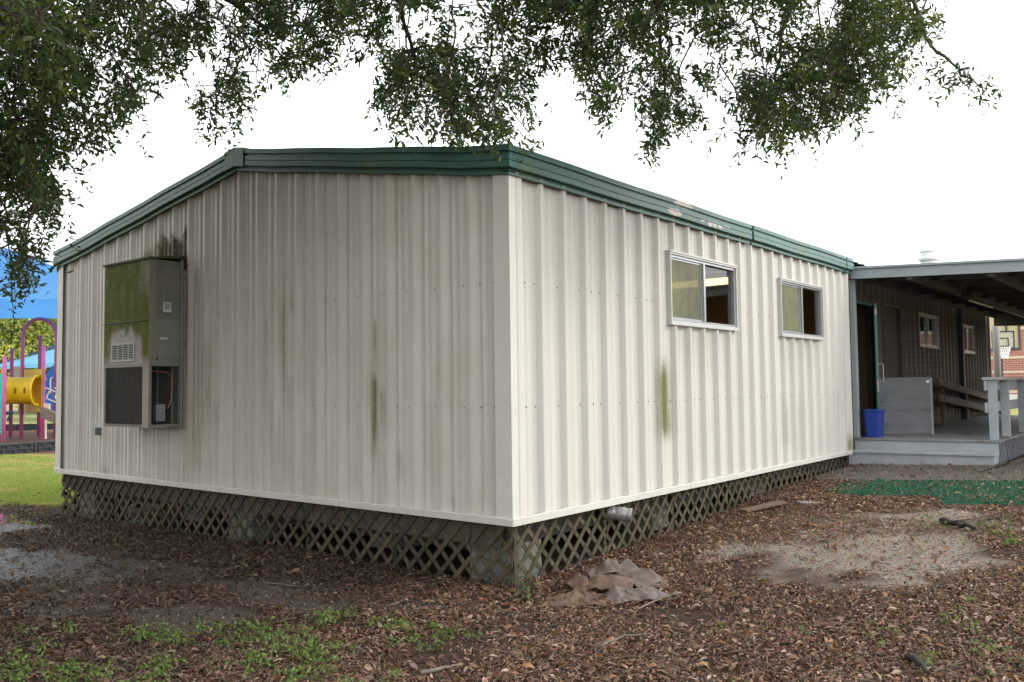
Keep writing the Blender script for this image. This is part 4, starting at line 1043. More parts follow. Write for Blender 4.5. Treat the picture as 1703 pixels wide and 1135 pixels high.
def folded_strip(p0, p1, w, prof, roll, m, ribs, n=40, k=14):
    a, b = ghit(*p0), ghit(*p1); d = b-a; l = np.linalg.norm(d[:2]); d = np.array([d[0], d[1], 0])/l; e = np.array([-d[1], d[0], 0]); vs = []
    sd_ = random.random()*50
    for i in range(n+1):
        t = i/n; zc = float(np.interp(t, np.linspace(0, 1, len(prof)), prof))*.75; ro = float(np.interp(t, np.linspace(0, 1, len(roll)), roll))*.5; wob = .05*(vnoise(t*5+sd_, .3, 3)-.5)
        for j in range(k+1):
            u = (j/k-.5)*w*(1+.25*(vnoise(t*3+sd_, 2., 5)-.5)); c = a+d*(t*l)+e*(u*math.cos(ro)+wob)
            z = float(gz(c[0], c[1]))+.012+zc+u*math.sin(ro)+.018*(vnoise(t*9+sd_, j*.35, 8)-.5)+.012*abs(2*vnoise(t*3.5, j*.22+sd_, 4)-1)
            if ribs: z += .005*math.sin(j*ribs)
            vs.append((c[0], c[1], max(z, float(gz(c[0], c[1]))+.006)))
    f = np.array([(i*(k+1)+j, (i+1)*(k+1)+j, (i+1)*(k+1)+j+1, i*(k+1)+j+1) for i in range(n) for j in range(k)])
    o = mesh_obj('sheet_fold', np.array(vs), f, m, db, smooth=True); s_ = o.modifiers.new('thickness', 'SOLIDIFY'); s_.thickness = .006
for p0, p1, w, prof, roll, m, rb in (
    ((905, 998), (972, 1000), .26, (0, .02, .03, .0), (.1, .15, .3, .1), M_sheet, 0),
    ((940, 972), (985, 992), .12, (.03, .10, .05, .01), (.6, .9, .4, .2), M_sheet, 0),
    ((948, 1000), (1020, 1000), .22, (.0, .015, .012, 0), (.1, .05, .12, .05), M_sheet, 0),
    ((965, 982), (1052, 984), .20, (.04, .09, .08, .03), (.35, .5, .45, .3), M_sheet, 1.9),
    ((978, 968), (1032, 962), .18, (.05, .08, .13, .10), (.5, .3, .6, .8), M_sheetg, 0),
    ((1030, 962), (1085, 976), .22, (.12, .07, .09, .03), (.7, .3, .5, .2), M_sheetg, 0),
    ((1010, 998), (1070, 992), .20, (.01, .05, .03, .01), (.3, .6, .2, .3), M_sheetg, 0),
    ((1050, 996), (1112, 988), .18, (.02, .05, .02, .0), (.4, .2, .5, .1), M_sheetg, 0),
    ((1066, 972), (1116, 968), .26, (.02, .03, .02, .0), (.15, .1, .2, .1), M_sheet, 1.2)):
    folded_strip(p0, p1, w, prof, roll, m, rb)
cd = thing('brown_cardboard', tuple(ghit(1178, 930)), 'flat torn piece of brown cardboard lying on the ground beside the gravel patch', 'cardboard')
crumple('piece', [(1150, 938), (1205, 934), (1200, 921), (1156, 920)], 31, M_sheet, cd, .03)
pk = thing('wood_plank', tuple(ghit(1270, 855)), 'short weathered plank leaning on leaves by the long wall skirt', 'plank')
a, b = ghit(1236, 858), ghit(1302, 846); mb = MB(); mb.bar(a+np.array([0, 0, .05]), b+np.array([0, 0, .07]), .11, .025); mb.build('board', simple('plank_wood', (.13, .09, .06), .8, var=.3, sc=10, bm=.3), pk, bevel=.003)
ps = thing('paving_stone', tuple(ghit(1345, 841)), 'small flat grey stone half buried in leaves below the lattice', 'stone')
mb = MB(); c = ghit(1345, 841); ol = [(c[0]+.13*math.cos(t)*(1+.2*math.sin(3*t)), c[1]+.09*math.sin(t)*(1+.2*math.cos(2*t))) for t in np.linspace(0, 6.283, 14, endpoint=False)]
mb.prism(ol, lambda u, v, t: (u, v, c[2]+t), -.02, .04); mb.build('slab', M_block, ps, bevel=.008)
def stick(pts, r, label, m=M_stick, br=()):
    P = [ghit(*p) for p in pts]; P = [p+np.array([0, 0, r*.8+.012]) for p in P]
    Q = []
    for i in range(len(P)-1):
        for k in range(4): t = k/4; Q.append(P[i]*(1-t)+P[i+1]*t+np.array([random.gauss(0, r*.3), random.gauss(0, r*.3), random.gauss(0, r*.25)]))
    Q.append(P[-1]); e = thing('fallen_branch', tuple(P[0]), label, 'branch')
    mb = MB(); mb.tube(Q, list(np.linspace(r, r*.45, len(Q))), 8); mb.build('stem', m, e, smooth=True)
    for b in br:
        P2 = [ghit(*p)+np.array([0, 0, r+.02]) for p in b]; mb = MB(); mb.tube(P2, list(np.linspace(r*.6, r*.2, len(P2))), 6); mb.build('side_twig', m, e, smooth=True)
stick([(1562, 872), (1590, 879), (1622, 887)], .032, 'thick dark fallen branch lying on the gravel by the turf', M_stickd, [[(1590, 879), (1612, 873)]])
stick([(1625, 876), (1640, 868), (1668, 865)], .012, 'thin curved dark twig right of the thick dark branch', M_stickd)
stick([(1512, 1100), (1530, 1115), (1545, 1130)], .022, 'short stout stick in the leaf litter at the lower right', M_stickd)
stick([(590, 1030), (640, 1015), (675, 1000), (690, 988)], .006, 'long pale slender twig arching over leaves left of the bare path')
stick([(690, 1026), (700, 1008), (722, 1000)], .005, 'small curved pale twig near the end of the bare path')
stick([(438, 973), (470, 976), (492, 978)], .006, 'straight pale twig on the bare soil before the lattice')
stick([(1060, 1018), (1090, 1004), (1125, 990)], .007, 'pale forked twig lying in front of the brown sheeting', M_stick, [[(1090, 1004), (1106, 998), (1110, 992)]])
stick([(1000, 1080), (1040, 1062), (1085, 1060)], .007, 'thin greyish twig across the leaves in the middle foreground')
stick([(702, 1128), (740, 1117), (770, 1112)], .012, 'flat pale stick at the very front of the leaf litter', M_stick)
stick([(1420, 955), (1450, 952)], .007, 'short dark twig on the near edge of the gravel', M_stickd)
stick([(80, 1035), (140, 1025), (200, 1018)], .010, 'brown root-like stick on dark wet soil at the left', M_stickd)
# pebbles on the gravel
n = 2600; x = rng.uniform(P_gravel[:, 0].min(), P_gravel[:, 0].max(), n); y = rng.uniform(P_gravel[:, 1].min(), P_gravel[:, 1].max(), n); k = soft(P_gravel, x, y, .16, 5) > rng.random(n)*.9
x, y = x[k], y[k]
for i, p in enumerate(P_path):
    m_ = 380; xa = rng.uniform(p[:, 0].min()-.1, p[:, 0].max()+.1, m_); ya = rng.uniform(p[:, 1].min()-.1, p[:, 1].max()+.1, m_); ka = soft(p, xa, ya, .09, 21+i) > rng.random(m_); x = np.concatenate([x, xa[ka]]); y = np.concatenate([y, ya[ka]])
n = len(x); s = rng.uniform(.003, .011, n); od = np.array([(1, 0, 0), (-1, 0, 0), (0, 1, 0), (0, -1, 0), (0, 0, .6), (0, 0, -.6)], float)
V = np.stack([x, y, gz(x, y)+.003], 1)[:, None]+od[None]*s[:, None, None]*rng.uniform(.6, 1.3, (n, 6, 1))
tr = np.array([(0, 2, 4), (2, 1, 4), (1, 3, 4), (3, 0, 4), (2, 0, 5), (1, 2, 5), (3, 1, 5), (0, 3, 5)])
o = mesh_obj('pebbles', V.reshape(-1, 3), (np.arange(n)[:, None, None]*6+tr[None]).reshape(-1, 3), leafmat('pebble', 0, .8), attrs=dict(col=np.repeat(np.array([(.19, .16, .13)])*rng.uniform(.5, 1.6, (n, 1)), 6, 0)))
tag(o, 'small pale pebbles on the bare gravel patch and worn strips', 'pebbles', kind='stuff')
# seedling at the building corner
sd = thing('seedling', tuple(ghit(875, 1000)), 'small pale green seedling at the foot of the building corner', 'plant')
c = ghit(876, 1002); n = 46; a = rng.random(n)*6.28; r = rng.random(n)*.11; hh = rng.random(n)*.14
mb = MB()
for k in range(6): mb.tube([c, c+np.array([math.cos(k)*.05, math.sin(k)*.05, .08]), c+np.array([math.cos(k)*.09, math.sin(k)*.09, .13])], .003, 5)
mb.build('stem', M_twig, sd)
scatter('leaves', np.stack([c[0]+r*np.cos(a), c[1]+r*np.sin(a), c[2]+.02+hh], 1), rng.uniform(.03, .055, n), rng.uniform(.012, .022, n), np.stack([np.cos(a)*.5, np.sin(a)*.5, .8+0*a], 1), np.stack([np.cos(a), np.sin(a), .3+0*a], 1), np.array([(.11, .16, .07)])*rng.uniform(.6, 1.5, (n, 1)), M_weed, parent=sd)

#@T0
# ------------------------------------------------------------------ big oak whose boughs hang over the yard
oak_base = at(-260, 640, 5.4); oak_base[2] = float(g0(oak_base[0], oak_base[1]))
oak = thing('oak_tree', tuple(oak_base), 'large leafy evergreen oak at the upper left, its boughs hanging over the whole roof', 'tree')
fork = at(-215, 240, 5.6)
def smooth_path(pts, k=6):
    P = [np.array(p, float) for p in pts]; out = []
    for i in range(len(P)-1):
        p0, p1, p2, p3 = P[max(i-1, 0)], P[i], P[i+1], P[min(i+2, len(P)-1)]
        for j in range(k):
            t = j/k; out.append(.5*((2*p1)+(-p0+p2)*t+(2*p0-5*p1+4*p2-p3)*t*t+(-p0+3*p1-3*p2+p3)*t**3))
    out.append(P[-1]); return out
def limb(name, pts, r0, r1, m, parent, wob=.0, n=12):
    Q = smooth_path(pts); r = np.linspace(r0, r1, len(Q))*(1+.06*np.sin(np.arange(len(Q))*1.7))
    Q = [q+np.array([random.gauss(0, wob)]*1+[random.gauss(0, wob), random.gauss(0, wob)]) for q in Q]
    mb = MB(); mb.tube(Q, list(r), n); return mb.build(name, m, parent, smooth=True), Q
tr_, tQ = limb('trunk', [oak_base-np.array([0, 0, .15]), oak_base+(fork-oak_base)*.35+np.array([.05, .02, 0]), oak_base+(fork-oak_base)*.7, fork], .36, .25, M_bark, oak, .01, 18)
LIMBS = {
 'a': [fork, at(-60, 85, 5.5), at(22, 12, 5.4), at(130, -90, 5.7), at(330, -190, 6.2), at(640, -250, 6.8), at(980, -260, 7.3), at(1300, -200, 7.6), at(1500, -60, 7.9)],
 'b': [at(22, 12, 5.4), at(110, -40, 6.2), at(240, -30, 7.0), at(360, -10, 7.6), at(450, 60, 8.0)],
 'c': [fork, at(-150, 200, 6.1), at(-60, 220, 6.7), at(20, 250, 7.3), at(50, 330, 7.8)],
 'd': [at(640, -250, 6.8), at(660, -120, 7.0), at(665, 0, 7.2), at(690, 100, 7.4)],
 'e': [at(980, -260, 7.3), at(1050, -120, 7.3), at(1090, 0, 7.2), at(1100, 110, 7.2)],
 'f': [at(1300, -200, 7.6), at(1330, -60, 7.6), at(1300, 60, 7.6), at(1290, 150, 7.5)],
 'g': [at(640, -250, 6.8), at(560, -140, 7.3), at(520, -40, 7.8)],
 'h': [fork, fork+np.array([-.8, -.9, 1.0]), fork+np.array([-1.6, -1.5, 2.2])],
 'i': [fork, fork+np.array([.5, -.7, 1.3]), fork+np.array([1.4, -1.2, 2.4]), fork+np.array([2.6, -1.4, 3.0])],
 'j': [at(330, -190, 6.2), at(420, -500, 5.5), at(560, -900, 4.8)],
 'k': [at(1500, -60, 7.9), at(1540, 60, 7.8), at(1600, 122, 7.7), at(1640, 150, 7.65)],
}
RAD = dict(a=(.135, .035), b=(.07, .012), c=(.08, .018), d=(.035, .012), e=(.035, .010), f=(.03, .010), g=(.03, .012), h=(.17, .06), i=(.13, .05), j=(.06, .03), k=(.02, .004))
nodes = []
for k, pts in LIMBS.items():
    o, Q = limb('limb', pts, *RAD[k], M_bark if RAD[k][0] > .06 else M_twig, oak, .012, 14 if RAD[k][0] > .06 else 8); nodes += Q[2:] if k not in 'hi' else Q
nodes = np.array(nodes)
# sprays: where leafy twigs hang (lower outline of the crown read off along the picture, at real depths)
bx = [-260, 0, 60, 95, 130, 165, 200, 235, 262, 290, 325, 365, 400, 440, 475, 510, 545, 580, 608, 622, 660, 710, 760, 805, 850, 885, 905, 925, 955, 975, 1000, 1040, 1090, 1125, 1180, 1240, 1310, 1360, 1410, 1445, 1475, 1510, 1535, 1560]
by = [520, 500, 470, 350, 280, 235, 205, 200, 130, 130, 190, 232, 215, 175, 150, 135, 125, 110, 110, 205, 236, 240, 238, 242, 236, 205, 130, 105, 118, 165, 205, 225, 255, 215, 232, 246, 244, 240, 222, 180, 165, 120, 70, 30]
def nd_(px, py, s): return fbm(px/s, py/s, 7, 3)
n = 110000; px = rng.uniform(-260, 1560, n); py = rng.uniform(-330, 520, n)
low = np.interp(px, bx, by)
dn = .62*sstep(low+8, low-30, py)
dn = dn*np.clip(.15+2.6*(nd_(px, py, 55)-.33), .03, 1.25)
dn = dn*np.where(py < 0, .8, 1)
# bright gaps
for gx0, gy0, gw, gh, k in ((265, 170, 50, 50, .97), (575, 140, 52, 85, .97), (300, 95, 30, 30, .5), (345, 118, 22, 22, .9), (945, 150, 28, 60, .9), (1060, 150, 26, 60, .6), (165, 130, 28, 25, .55), (1000, 25, 22, 22, .5), (1440, 110, 25, 40, .5), (100, 470, 40, 60, .6), (500, 230, 60, 60, .8), (130, 40, 22, 16, .7)):
    dn = dn*(1-k*np.exp(-((px-gx0)/gw)**2-((py-gy0)/gh)**2))
dn = dn*np.where((px > 470) & (px < 620), .9, 1)
kp = rng.random(n) < dn*.30
px, py = px[kp], py[kp]; n = len(px)
depth = np.where(px < 260, rng.uniform(5.6, 8.6, n), rng.uniform(6.3, 8.6, n)); depth = np.where((py > 200) & (px > 560) & (px < 930), rng.uniform(6.0, 7.2, n), depth)
C1 = np.array([at(a, b, d) for a, b, d in zip(px, py, depth)])
# a few single sprigs poking out
ex = [(1560, 140, 7.7), (1590, 118, 7.7), (1575, 150, 7.7), (1612, 150, 7.65), (1640, 152, 7.65), (1600, 132, 7.7), (1510, 42, 7.8), (1530, 25, 7.8), (1495, 62, 7.8), (1480, 150, 7.7), (1500, 175, 7.7), (1090, 262, 7.1), (1230, 255, 7.3), (1300, 262, 7.3), (380, 240, 7.8), (225, 235, 7.2), (60, 440, 7.6), (70, 395, 7.6), (120, 400, 7.4), (45, 470, 7.8), (20, 500, 7.8), (870, 245, 6.4), (890, 240, 6.4), (830, 245, 6.5)]
ex += [(1500+150*t+random.gauss(0, 6), 75+78*t**.6+random.gauss(0, 9), 7.72) for t in np.linspace(0, 1, 16)]
ex += [(random.uniform(380, 640), random.uniform(-30, 50), random.uniform(6.8, 8.2)) for _ in range(85)]
ex += [(random.uniform(880, 1010), random.uniform(-20, 95), random.uniform(6.8, 8.0)) for _ in range(70)]
ex += [(random.uniform(-40, 150), random.uniform(-30, 120), random.uniform(4.5, 5.2)) for _ in range(46)]
C1 = np.concatenate([C1, np.array([at(*e) for e in ex])])
# unseen crown overhead, left and behind, thickened with added leaves to block sky light
n0 = 2500
C0 = np.stack([rng.uniform(-9, 2.6, n0), rng.uniform(-8.5, 1.2, n0), rng.uniform(4.4, 8.2, n0)], 1)
n1 = 3200
C9 = np.stack([rng.uniform(-13, 9.5, n1), rng.uniform(-13, -6.4, n1), rng.uniform(.9, 7.5, n1)], 1)  # added leaf wall behind the camera, reaching low, to cut sky light
n2 = 1100
n3 = 1500
C8 = np.stack([rng.uniform(1.5, 8.5, n3), rng.uniform(-7, -1.2, n3), rng.uniform(5.4, 8.6, n3)], 1)  # leaves added over the camera to darken the rib sides
C0 = np.concatenate([C0, np.stack([rng.uniform(-15, -9, n2), rng.uniform(-9, -.5, n2), rng.uniform(2.5, 8, n2)], 1), C8, C9[np.hypot(C9[:, 0]-CP[0], C9[:, 1]-CP[1]) > 1.9]])
dd = C0-CP; dp = dd@fw; qx_ = 851.5+F*(dd@RT)/np.maximum(dp, .01); qy_ = 567.5-F*(dd@UP)/np.maximum(dp, .01)
vis = (dp > .3) & (qx_ > -320) & (qx_ < 1900) & (qy_ > -260) & (qy_ < 1135)
C0 = C0[~vis & ((fbm(C0[:, 0]*.7, C0[:, 1]*.7, 12, 2) > .40) | (C0[:, 1] < -6.4))]
def spray(C, nl, Lsc, name, mleaf, spread=.27):
    n = len(C); dist = np.linalg.norm(C[:, None]-nodes[None], axis=2); j = dist.argmin(1); base = nodes[j]
    out = C-base; out /= np.linalg.norm(out, axis=1, keepdims=True)+1e-9
    d = out*.55+np.array([0, 0, -.55])+rng.normal(0, .38, (n, 3)); d /= np.linalg.norm(d, axis=1, keepdims=True)
    Lt = rng.uniform(.7, 1.3, n)*spread
    P = []; T = []; Nn = []; Ls = []; Cc = []; 
    cbase = np.where((rng.random(n) < .25)[:, None], np.array([(.115, .140, .045)]), np.array([(.052, .078, .030)]))*rng.uniform(.75, 1.25, (n, 1))
    for q in range(nl):
        t = (q+rng.random(n))/nl; side = rnd_unit(n); side -= d*np.sum(side*d, 1, keepdims=True); side /= np.linalg.norm(side, axis=1, keepdims=True)
        ld = d*.65+side*.75+np.array([0, 0, -.12]); ld /= np.linalg.norm(ld, axis=1, keepdims=True)
        L_ = rng.uniform(.042, .078, n)*Lsc
        off = rng.normal(0, .018, (n, 3))
        P.append(C+d*((t-.5)*Lt)[:, None]+off+ld*(L_*.5)[:, None]); T.append(ld); nn = rng.normal(0, .7, (n, 3))+np.array([0, 0, .75]); Nn.append(nn/np.linalg.norm(nn, axis=1, keepdims=True)); Ls.append(L_); Cc.append(cbase*rng.uniform(.75, 1.3, (n, 1)))
    P, T, Nn, Ls, Cc = map(np.concatenate, (P, T, Nn, Ls, Cc))
    print(name, len(P))
    return scatter(name, P, Ls, Ls*rng.uniform(.26, .36, len(Ls)), Nn, T, Cc, mleaf, parent=oak, fold=.12, curl=.10), base, C, d, Lt
o1, b1, c1, d1, l1 = spray(C1, 19, 1.0, 'crown', M_leaf)
spray(C0, 20, 2.1, 'crown', M_leaf, .6)  # unseen crown together with the added light-blocking leaves
# twigs: cluster sprays, a branchlet to each cluster, a twig to each spray
cell = np.floor(C1/np.array([.55, .55, .45])).astype(int); key = {}
for i, c in enumerate(map(tuple, cell)): key.setdefault(c, []).append(i)
mb = MB(); cents = []
for c, ids in key.items(): cents.append((C1[ids].mean(0)+np.array([0, 0, .10]), ids))
cents.sort(key=lambda t: np.linalg.norm(nodes-t[0], axis=1).min())
joined = list(nodes)
for cen, ids in cents:
    J = np.array(joined); dj = np.linalg.norm(J-cen, axis=1)-.25*np.maximum(J[:, 2]-cen[2], 0); b = J[dj.argmin()]; ln = np.linalg.norm(cen-b)
    pts_ = [b+(cen-b)*t+np.array([random.gauss(0, .05), random.gauss(0, .05), random.gauss(0, .035)+.10*math.sin(math.pi*t)*min(ln, 1)])*(0 < t < 1) for t in (0, .3, .65, 1)]
    r = .0030+.0009*min(len(ids), 5); Q = smooth_path(pts_, 4); mb.tube(Q, list(np.linspace(r*(1+.5*min(ln, 1)), r*.8, len(Q))), 5, cap=False); joined.append(cen)
    for i in ids:
        s0 = C1[i]-d1[i]*l1[i]*.5; mb.tube([cen, (cen+s0)/2+np.array([random.gauss(0, .02), random.gauss(0, .02), .02]), s0, C1[i]+d1[i]*l1[i]*.45], [.0028, .0024, .002, .001], 4, cap=False)
br = mb.build('twigs', M_twig, oak); br['kind'] = 'stuff'
#@T1
#@B0
# ------------------------------------------------------------------ playground beyond the lawn, at the left
M_pink = simple('pink_post_paint', (.66, .16, .40), .45, var=.12, sc=2, bm=.03)
M_plum = simple('plum_post_paint', (.32, .07, .17), .5, var=.12, sc=2, bm=.03)
M_yel = simple('yellow_plastic', (.78, .48, .01), .4, var=.1, sc=2, bm=.03)
M_yeld = simple('ochre_plastic', (.55, .32, .01), .5, var=.1, sc=2, bm=.03)
M_aqua = simple('turquoise_plastic', (.02, .45, .34), .45, var=.08)
M_bluep = simple('blue_slide_plastic', (.02, .16, .50), .4, var=.12)
M_tan = simple('tan_panel', (.55, .46, .33), .6, var=.1)
def canvas(name, c, tr):
    m, nt, b, o = mat(name); co = coords(nt); col = mix(nt, ramp(nt, noise(nt, co, .6, 4), .3, .7), tuple(v*.85 for v in c), c); L(nt, col, b.inputs['Base Color']); b.inputs['Roughness'].default_value = .8
    t = N(nt, 'ShaderNodeBsdfTranslucent'); L(nt, col, t.inputs[0]); mx = N(nt, 'ShaderNodeMixShader'); mx.inputs[0].default_value = tr
    L(nt, b.outputs[0], mx.inputs[1]); L(nt, t.outputs[0], mx.inputs[2]); L(nt, mx.outputs[0], o.inputs[0]); return m
ZG = -.09
ps_ = thing('play_structure', tuple(at(45, 730, 30)), 'playground climbing frame with pink posts and a yellow crawl tunnel', 'play structure')
def gp(px, py, dep):
    p = at(px, py, dep); return p
def ppost(px, ytop, dep, m, r=.062, name='post'):
    t = at(px, ytop, dep); mb = MB(); mb.tube([(t[0], t[1], ZG-.1), (t[0], t[1], t[2]-.05), (t[0], t[1], t[2]-.015), (t[0], t[1], t[2])], [r, r, r*.85, r*.4], 14); return mb.build(name, m, ps_, smooth=True)
ppost(8, 592, 28.5, M_pink); ppost(20, 579, 31, M_plum); ppost(67, 558, 31.2, M_plum); ppost(73, 575, 29.8, M_pink, .058)
a = at(38, 560, 30.2); b = at(94, 560, 30.2); cen = (a+b)/2; hw = np.linalg.norm(b-a)/2; ax = (b-a)/np.linalg.norm(b-a)
arc = [(a[0], a[1], ZG-.1), (a[0], a[1], a[2]-.2)]+[tuple(cen-ax*hw*math.cos(t)+np.array([0, 0, hw*1.05*math.sin(t)])) for t in np.linspace(0, math.pi, 17)]+[(b[0], b[1], b[2]-.2), (b[0], b[1], ZG-.1)]
mb = MB(); mb.tube(arc, .062, 14); mb.build('arch', simple('mauve_arch_paint', (.42, .10, .24), .45, var=.1), ps_, smooth=True)
for px, py, dep in ((8, 634, 28.5), (73, 630, 29.8), (73, 646, 29.8), (73, 672, 29.8), (94, 609, 30.2), (38, 610, 30.2), (8, 628, 28.5)):
    p = at(px, py, dep); mb = MB(); mb.tube([p-np.array([0, 0, .04]), p+np.array([0, 0, .04])], .085, 14); mb.build('collar', M_pink, ps_)
# crawl tunnel
t0, t1 = at(-40, 650, 29.3), at(61, 650, 29.5); mb = MB(); mb.tube([t0+(t1-t0)*k/6 for k in range(7)], .455, 28, cap=False); tn_ = mb.build('tunnel', M_yel, ps_, smooth=True)
tx = (t1-t0)/np.linalg.norm(t1-t0); tyv = np.cross(tx, (0, 0, 1))
if np.dot(tyv, CP-t0) < 0: tyv = -tyv
for px in (19.5, 34.5, 49):
    p = t0+tx*((at(px, 650, 29.4)-t0)@tx)+tyv*.452; mb = MB(); mb.obox(p, tx*.035, tyv*.012, (0, 0, .095)); mb.build('slot', simple('tunnel_slot', (.22, .12, .01), .7), tn_)
mb = MB(); rg = []
for k in range(29): th = 2*math.pi*k/28; rg.append(t1+tyv*.50*math.cos(th)+np.array([0, 0, .50*math.sin(th)]))
mb.tube(rg, .045, 8, cap=False); mb.build('flange', M_yel, tn_, smooth=True)
pn = t1+tx*.06; pd = np.array([.80, .6]); mb = MB(); A_, B_ = at(40, 650, 30.4), at(70, 650, 29.6); pv = (B_-A_); pv /= np.linalg.norm(pv); c_ = (A_+B_)/2
mb.obox(c_, pv*np.linalg.norm(B_-A_)/2, np.cross(pv, (0, 0, 1))*.02, (0, 0, .74)); mb.build('entry_panel', M_yeld, ps_, bevel=.02)
mb = MB(); mb.obox(at(-3, 672, 28.4), RT*.14, fw*.02, (0, 0, .98)); mb.build('side_panel', M_aqua, ps_, bevel=.02)
mb = MB(); mb.obox(at(4, 650, 28.7), RT*.06, fw*.02, (0, 0, .75)); mb.build('side_panel', M_yeld, ps_)
mb = MB()
for k in range(8): mb.obox(at(21.5+k*2, 620, 31.5), RT*.017, fw*.015, (0, 0, .22))
mb.build('baluster_panel', M_tan, ps_)
mb = MB(); mb.obox(at(88, 693, 29), RT*.36-np.array([0, 0, .14]), fw*.12, (0, 0, .17)); mb.build('stair_board', simple('brown_plank', (.17, .125, .095), .8, var=.2), ps_)
M_cream = simple('cream_rail_paint', (.72, .60, .42), .45, var=.08)
for pts in ([(75, 645), (100, 655)], [(83, 650), (78, 660), (80, 664), (100, 672)], [(90, 645), (100, 650)], [(96, 650), (92, 660), (94, 664), (100, 666)], [(87, 628), (84, 632), (84, 655)]):
    mb = MB(); mb.tube(smooth_path([at(x, y, 29.4) for x, y in pts], 4), .022, 8); mb.build('grab_rail', M_cream, ps_, smooth=True)
mb = MB(); mb.tube([at(76, 672, 29.6), at(76, 734, 29.6)], .035, 8); mb.build('rail_post', M_cream, ps_)
mb = MB(); mb.obox(at(78, 678, 29.4), RT*.11, fw*.05, (0, 0, .13)); mb.build('speaking_tube', simple('peach_plastic', (.72, .5, .38), .5), ps_, bevel=.02)
mb = MB(); mb.tube([at(-20, 688, 30.5), at(22, 687, 30.5)], .05, 8); mb.tube([at(12, 700, 30.4), at(20, 686, 30.5)], .04, 8); mb.build('climber_bar', simple('navy_bar', (.02, .07, .12), .5), ps_)
# blue hooded slide
bs = thing('covered_slide', tuple(at(88, 690, 33)), 'blue plastic hooded slide seen behind the pink posts', 'slide')
mb = MB(); c_ = at(88, 645, 33.2); hood = [(-.42, -1.2), (.75, -1.2), (.75, .35)]+[(.25+.5*math.cos(t)-.17*0, .35+.62*math.sin(t)) for t in np.linspace(0.01, math.pi*.75, 8)]+[(-.42, .2)]
mb.prism(hood, lambda u, v, t: tuple(c_+RT*u+fw*t+np.array([0, 0, v])), 0, 1.2); mb.build('hood', M_bluep, bs, bevel=.03)
mb = MB(); mb.obox(c_+np.array([0, 0, -1.1])+RT*.3, RT*.75-np.array([0, 0, .4]), fw*.35, (0, 0, .12)); mb.build('chute', M_bluep, bs, bevel=.04)
# shade sails
def canopy(name, label, c, m, px0, px1, near, farr, ze, apex, m2, val_h=.28):
    e = thing(name, tuple(at((px0+px1)/2, 700, (near+farr)/2)), label, 'shade canopy')
    def cp(px, dep): p = at(px, 600, dep); return np.array([p[0], p[1], ze])
    a, b, c_, d = cp(px0, near), cp(px1, near), cp(px1+(px0-px1)*.08, farr), cp(px0+(px1-px0)*.0, farr)
    ap = apex; vs = []; fs = []; mb = MB(); n = 12
    cor = [a, b, c_, d]
    for i in range(4):
        p, q = cor[i], cor[(i+1) % 4]; o = len(vs)
        for r in range(n+1):
            for s_ in range(n+1):
                t = s_/n; edge = p+(q-p)*t; edge = edge+(ap-edge)*.05*math.sin(math.pi*t)
                k = r/n; z = edge+(ap-edge)*k; z = z-np.array([0, 0, .22*math.sin(math.pi*k)*(ap[2]-ze)/2.3]); vs.append(z)
        for r in range(n):
            for s_ in range(n): u = o+r*(n+1)+s_; fs.append((u, u+1, u+n+2, u+n+1))
    mb.add(vs, fs); mb.build('canopy', m, e, smooth=False)
    mb = MB()
    for p in cor: mb.tube([(p[0], p[1], ZG-.1), (p[0], p[1], ze)], .07, 10)
    for i, p in enumerate(cor): mb2 = MB(); mb2.tube([(p[0], p[1], ZG-.1), tuple(p+(ap-p)*.01)], .065, 10); mb2.build('post', M_plum, e)
    for p in cor: mb2 = MB(); mb2.tube([tuple(p-np.array([0, 0, .04])), tuple(ap-np.array([0, 0, .06]))], .03, 8); mb2.build('rafter', m2, e)
M_can1 = canvas('blue_sail_cloth', (.10, .33, .72), .5); M_can2 = canvas('pale_blue_sail_cloth', (.20, .48, .74), .5)
M_blued = simple('dark_blue_frame', (.01, .04, .12), .5)
canopy('shade_canopy', 'large bright blue shade canopy nearest, above the pink arch', None, M_can1, -330, 330, 26.5, 33.8, float(at(50, 505, 27)[2]), at(8, 412, 30.3), M_blued)
canopy('shade_canopy', 'smaller pale blue shade canopy further off, behind the arch legs', None, M_can2, -10, 330, 46, 54, float(at(50, 611, 50)[2]), at(175, 545, 50), M_blued)
# plastic border round the mulch
def border(p, q, label):
    e = thing('play_border', tuple(p), label, 'plastic border', 'plastic play border timbers'); d = q-p; l = np.linalg.norm(d); d /= l; n_ = np.cross(d, (0, 0, 1)); n_ = n_ if np.dot(n_, CP-p) > 0 else -n_
    z0, hh = ZG-.03, .30; mb = MB()
    def f(u, v, t): r = p+d*u+n_*t; return (r[0], r[1], z0+v)
    mb.prism([(0.01, 0), (l-.01, 0), (l-.01, hh), (0.01, hh)], f, -.12, -.03)
    mb.prism([(0.01, hh-.05), (l-.01, hh-.05), (l-.01, hh), (.01, hh)], f, -.0299, 0); mb.prism([(0.01, .0), (l-.01, 0), (l-.01, .03), (.01, .03)], f, -.0299, 0); mb.prism([(0.01, .12), (l-.01, .12), (l-.01, .165), (.01, .165)], f, -.0299, 0)
    k = .01
    while k < l-.02:
        for v0, v1, o in ((.031, .119, 0), (.166, hh-.051, .12)):
            a0 = min(max(k+o, .01), l-.12); mb.prism([(a0, v0), (a0+.10, v0), (a0+.10, v1), (a0, v1)], f, -.0299, -.001)
        k += .33
    mb.build('body', M_black, e, bevel=.008)
    mb = MB(); r = p+d*(l/2); mb.tube([(r[0]-n_[0]*.07, r[1]-n_[1]*.07, z0+hh), (r[0]-n_[0]*.07, r[1]-n_[1]*.07, z0+hh+.02)], .03, 8); mb.build('stake', M_black, e)
def flat(p): return np.array([p[0], p[1], 0.])
nl_ = [flat(onplane(x, y, 2, ZG)) for x, y in ((-95, 768), (-45, 762), (3, 757), (64, 752), (125, 747))]
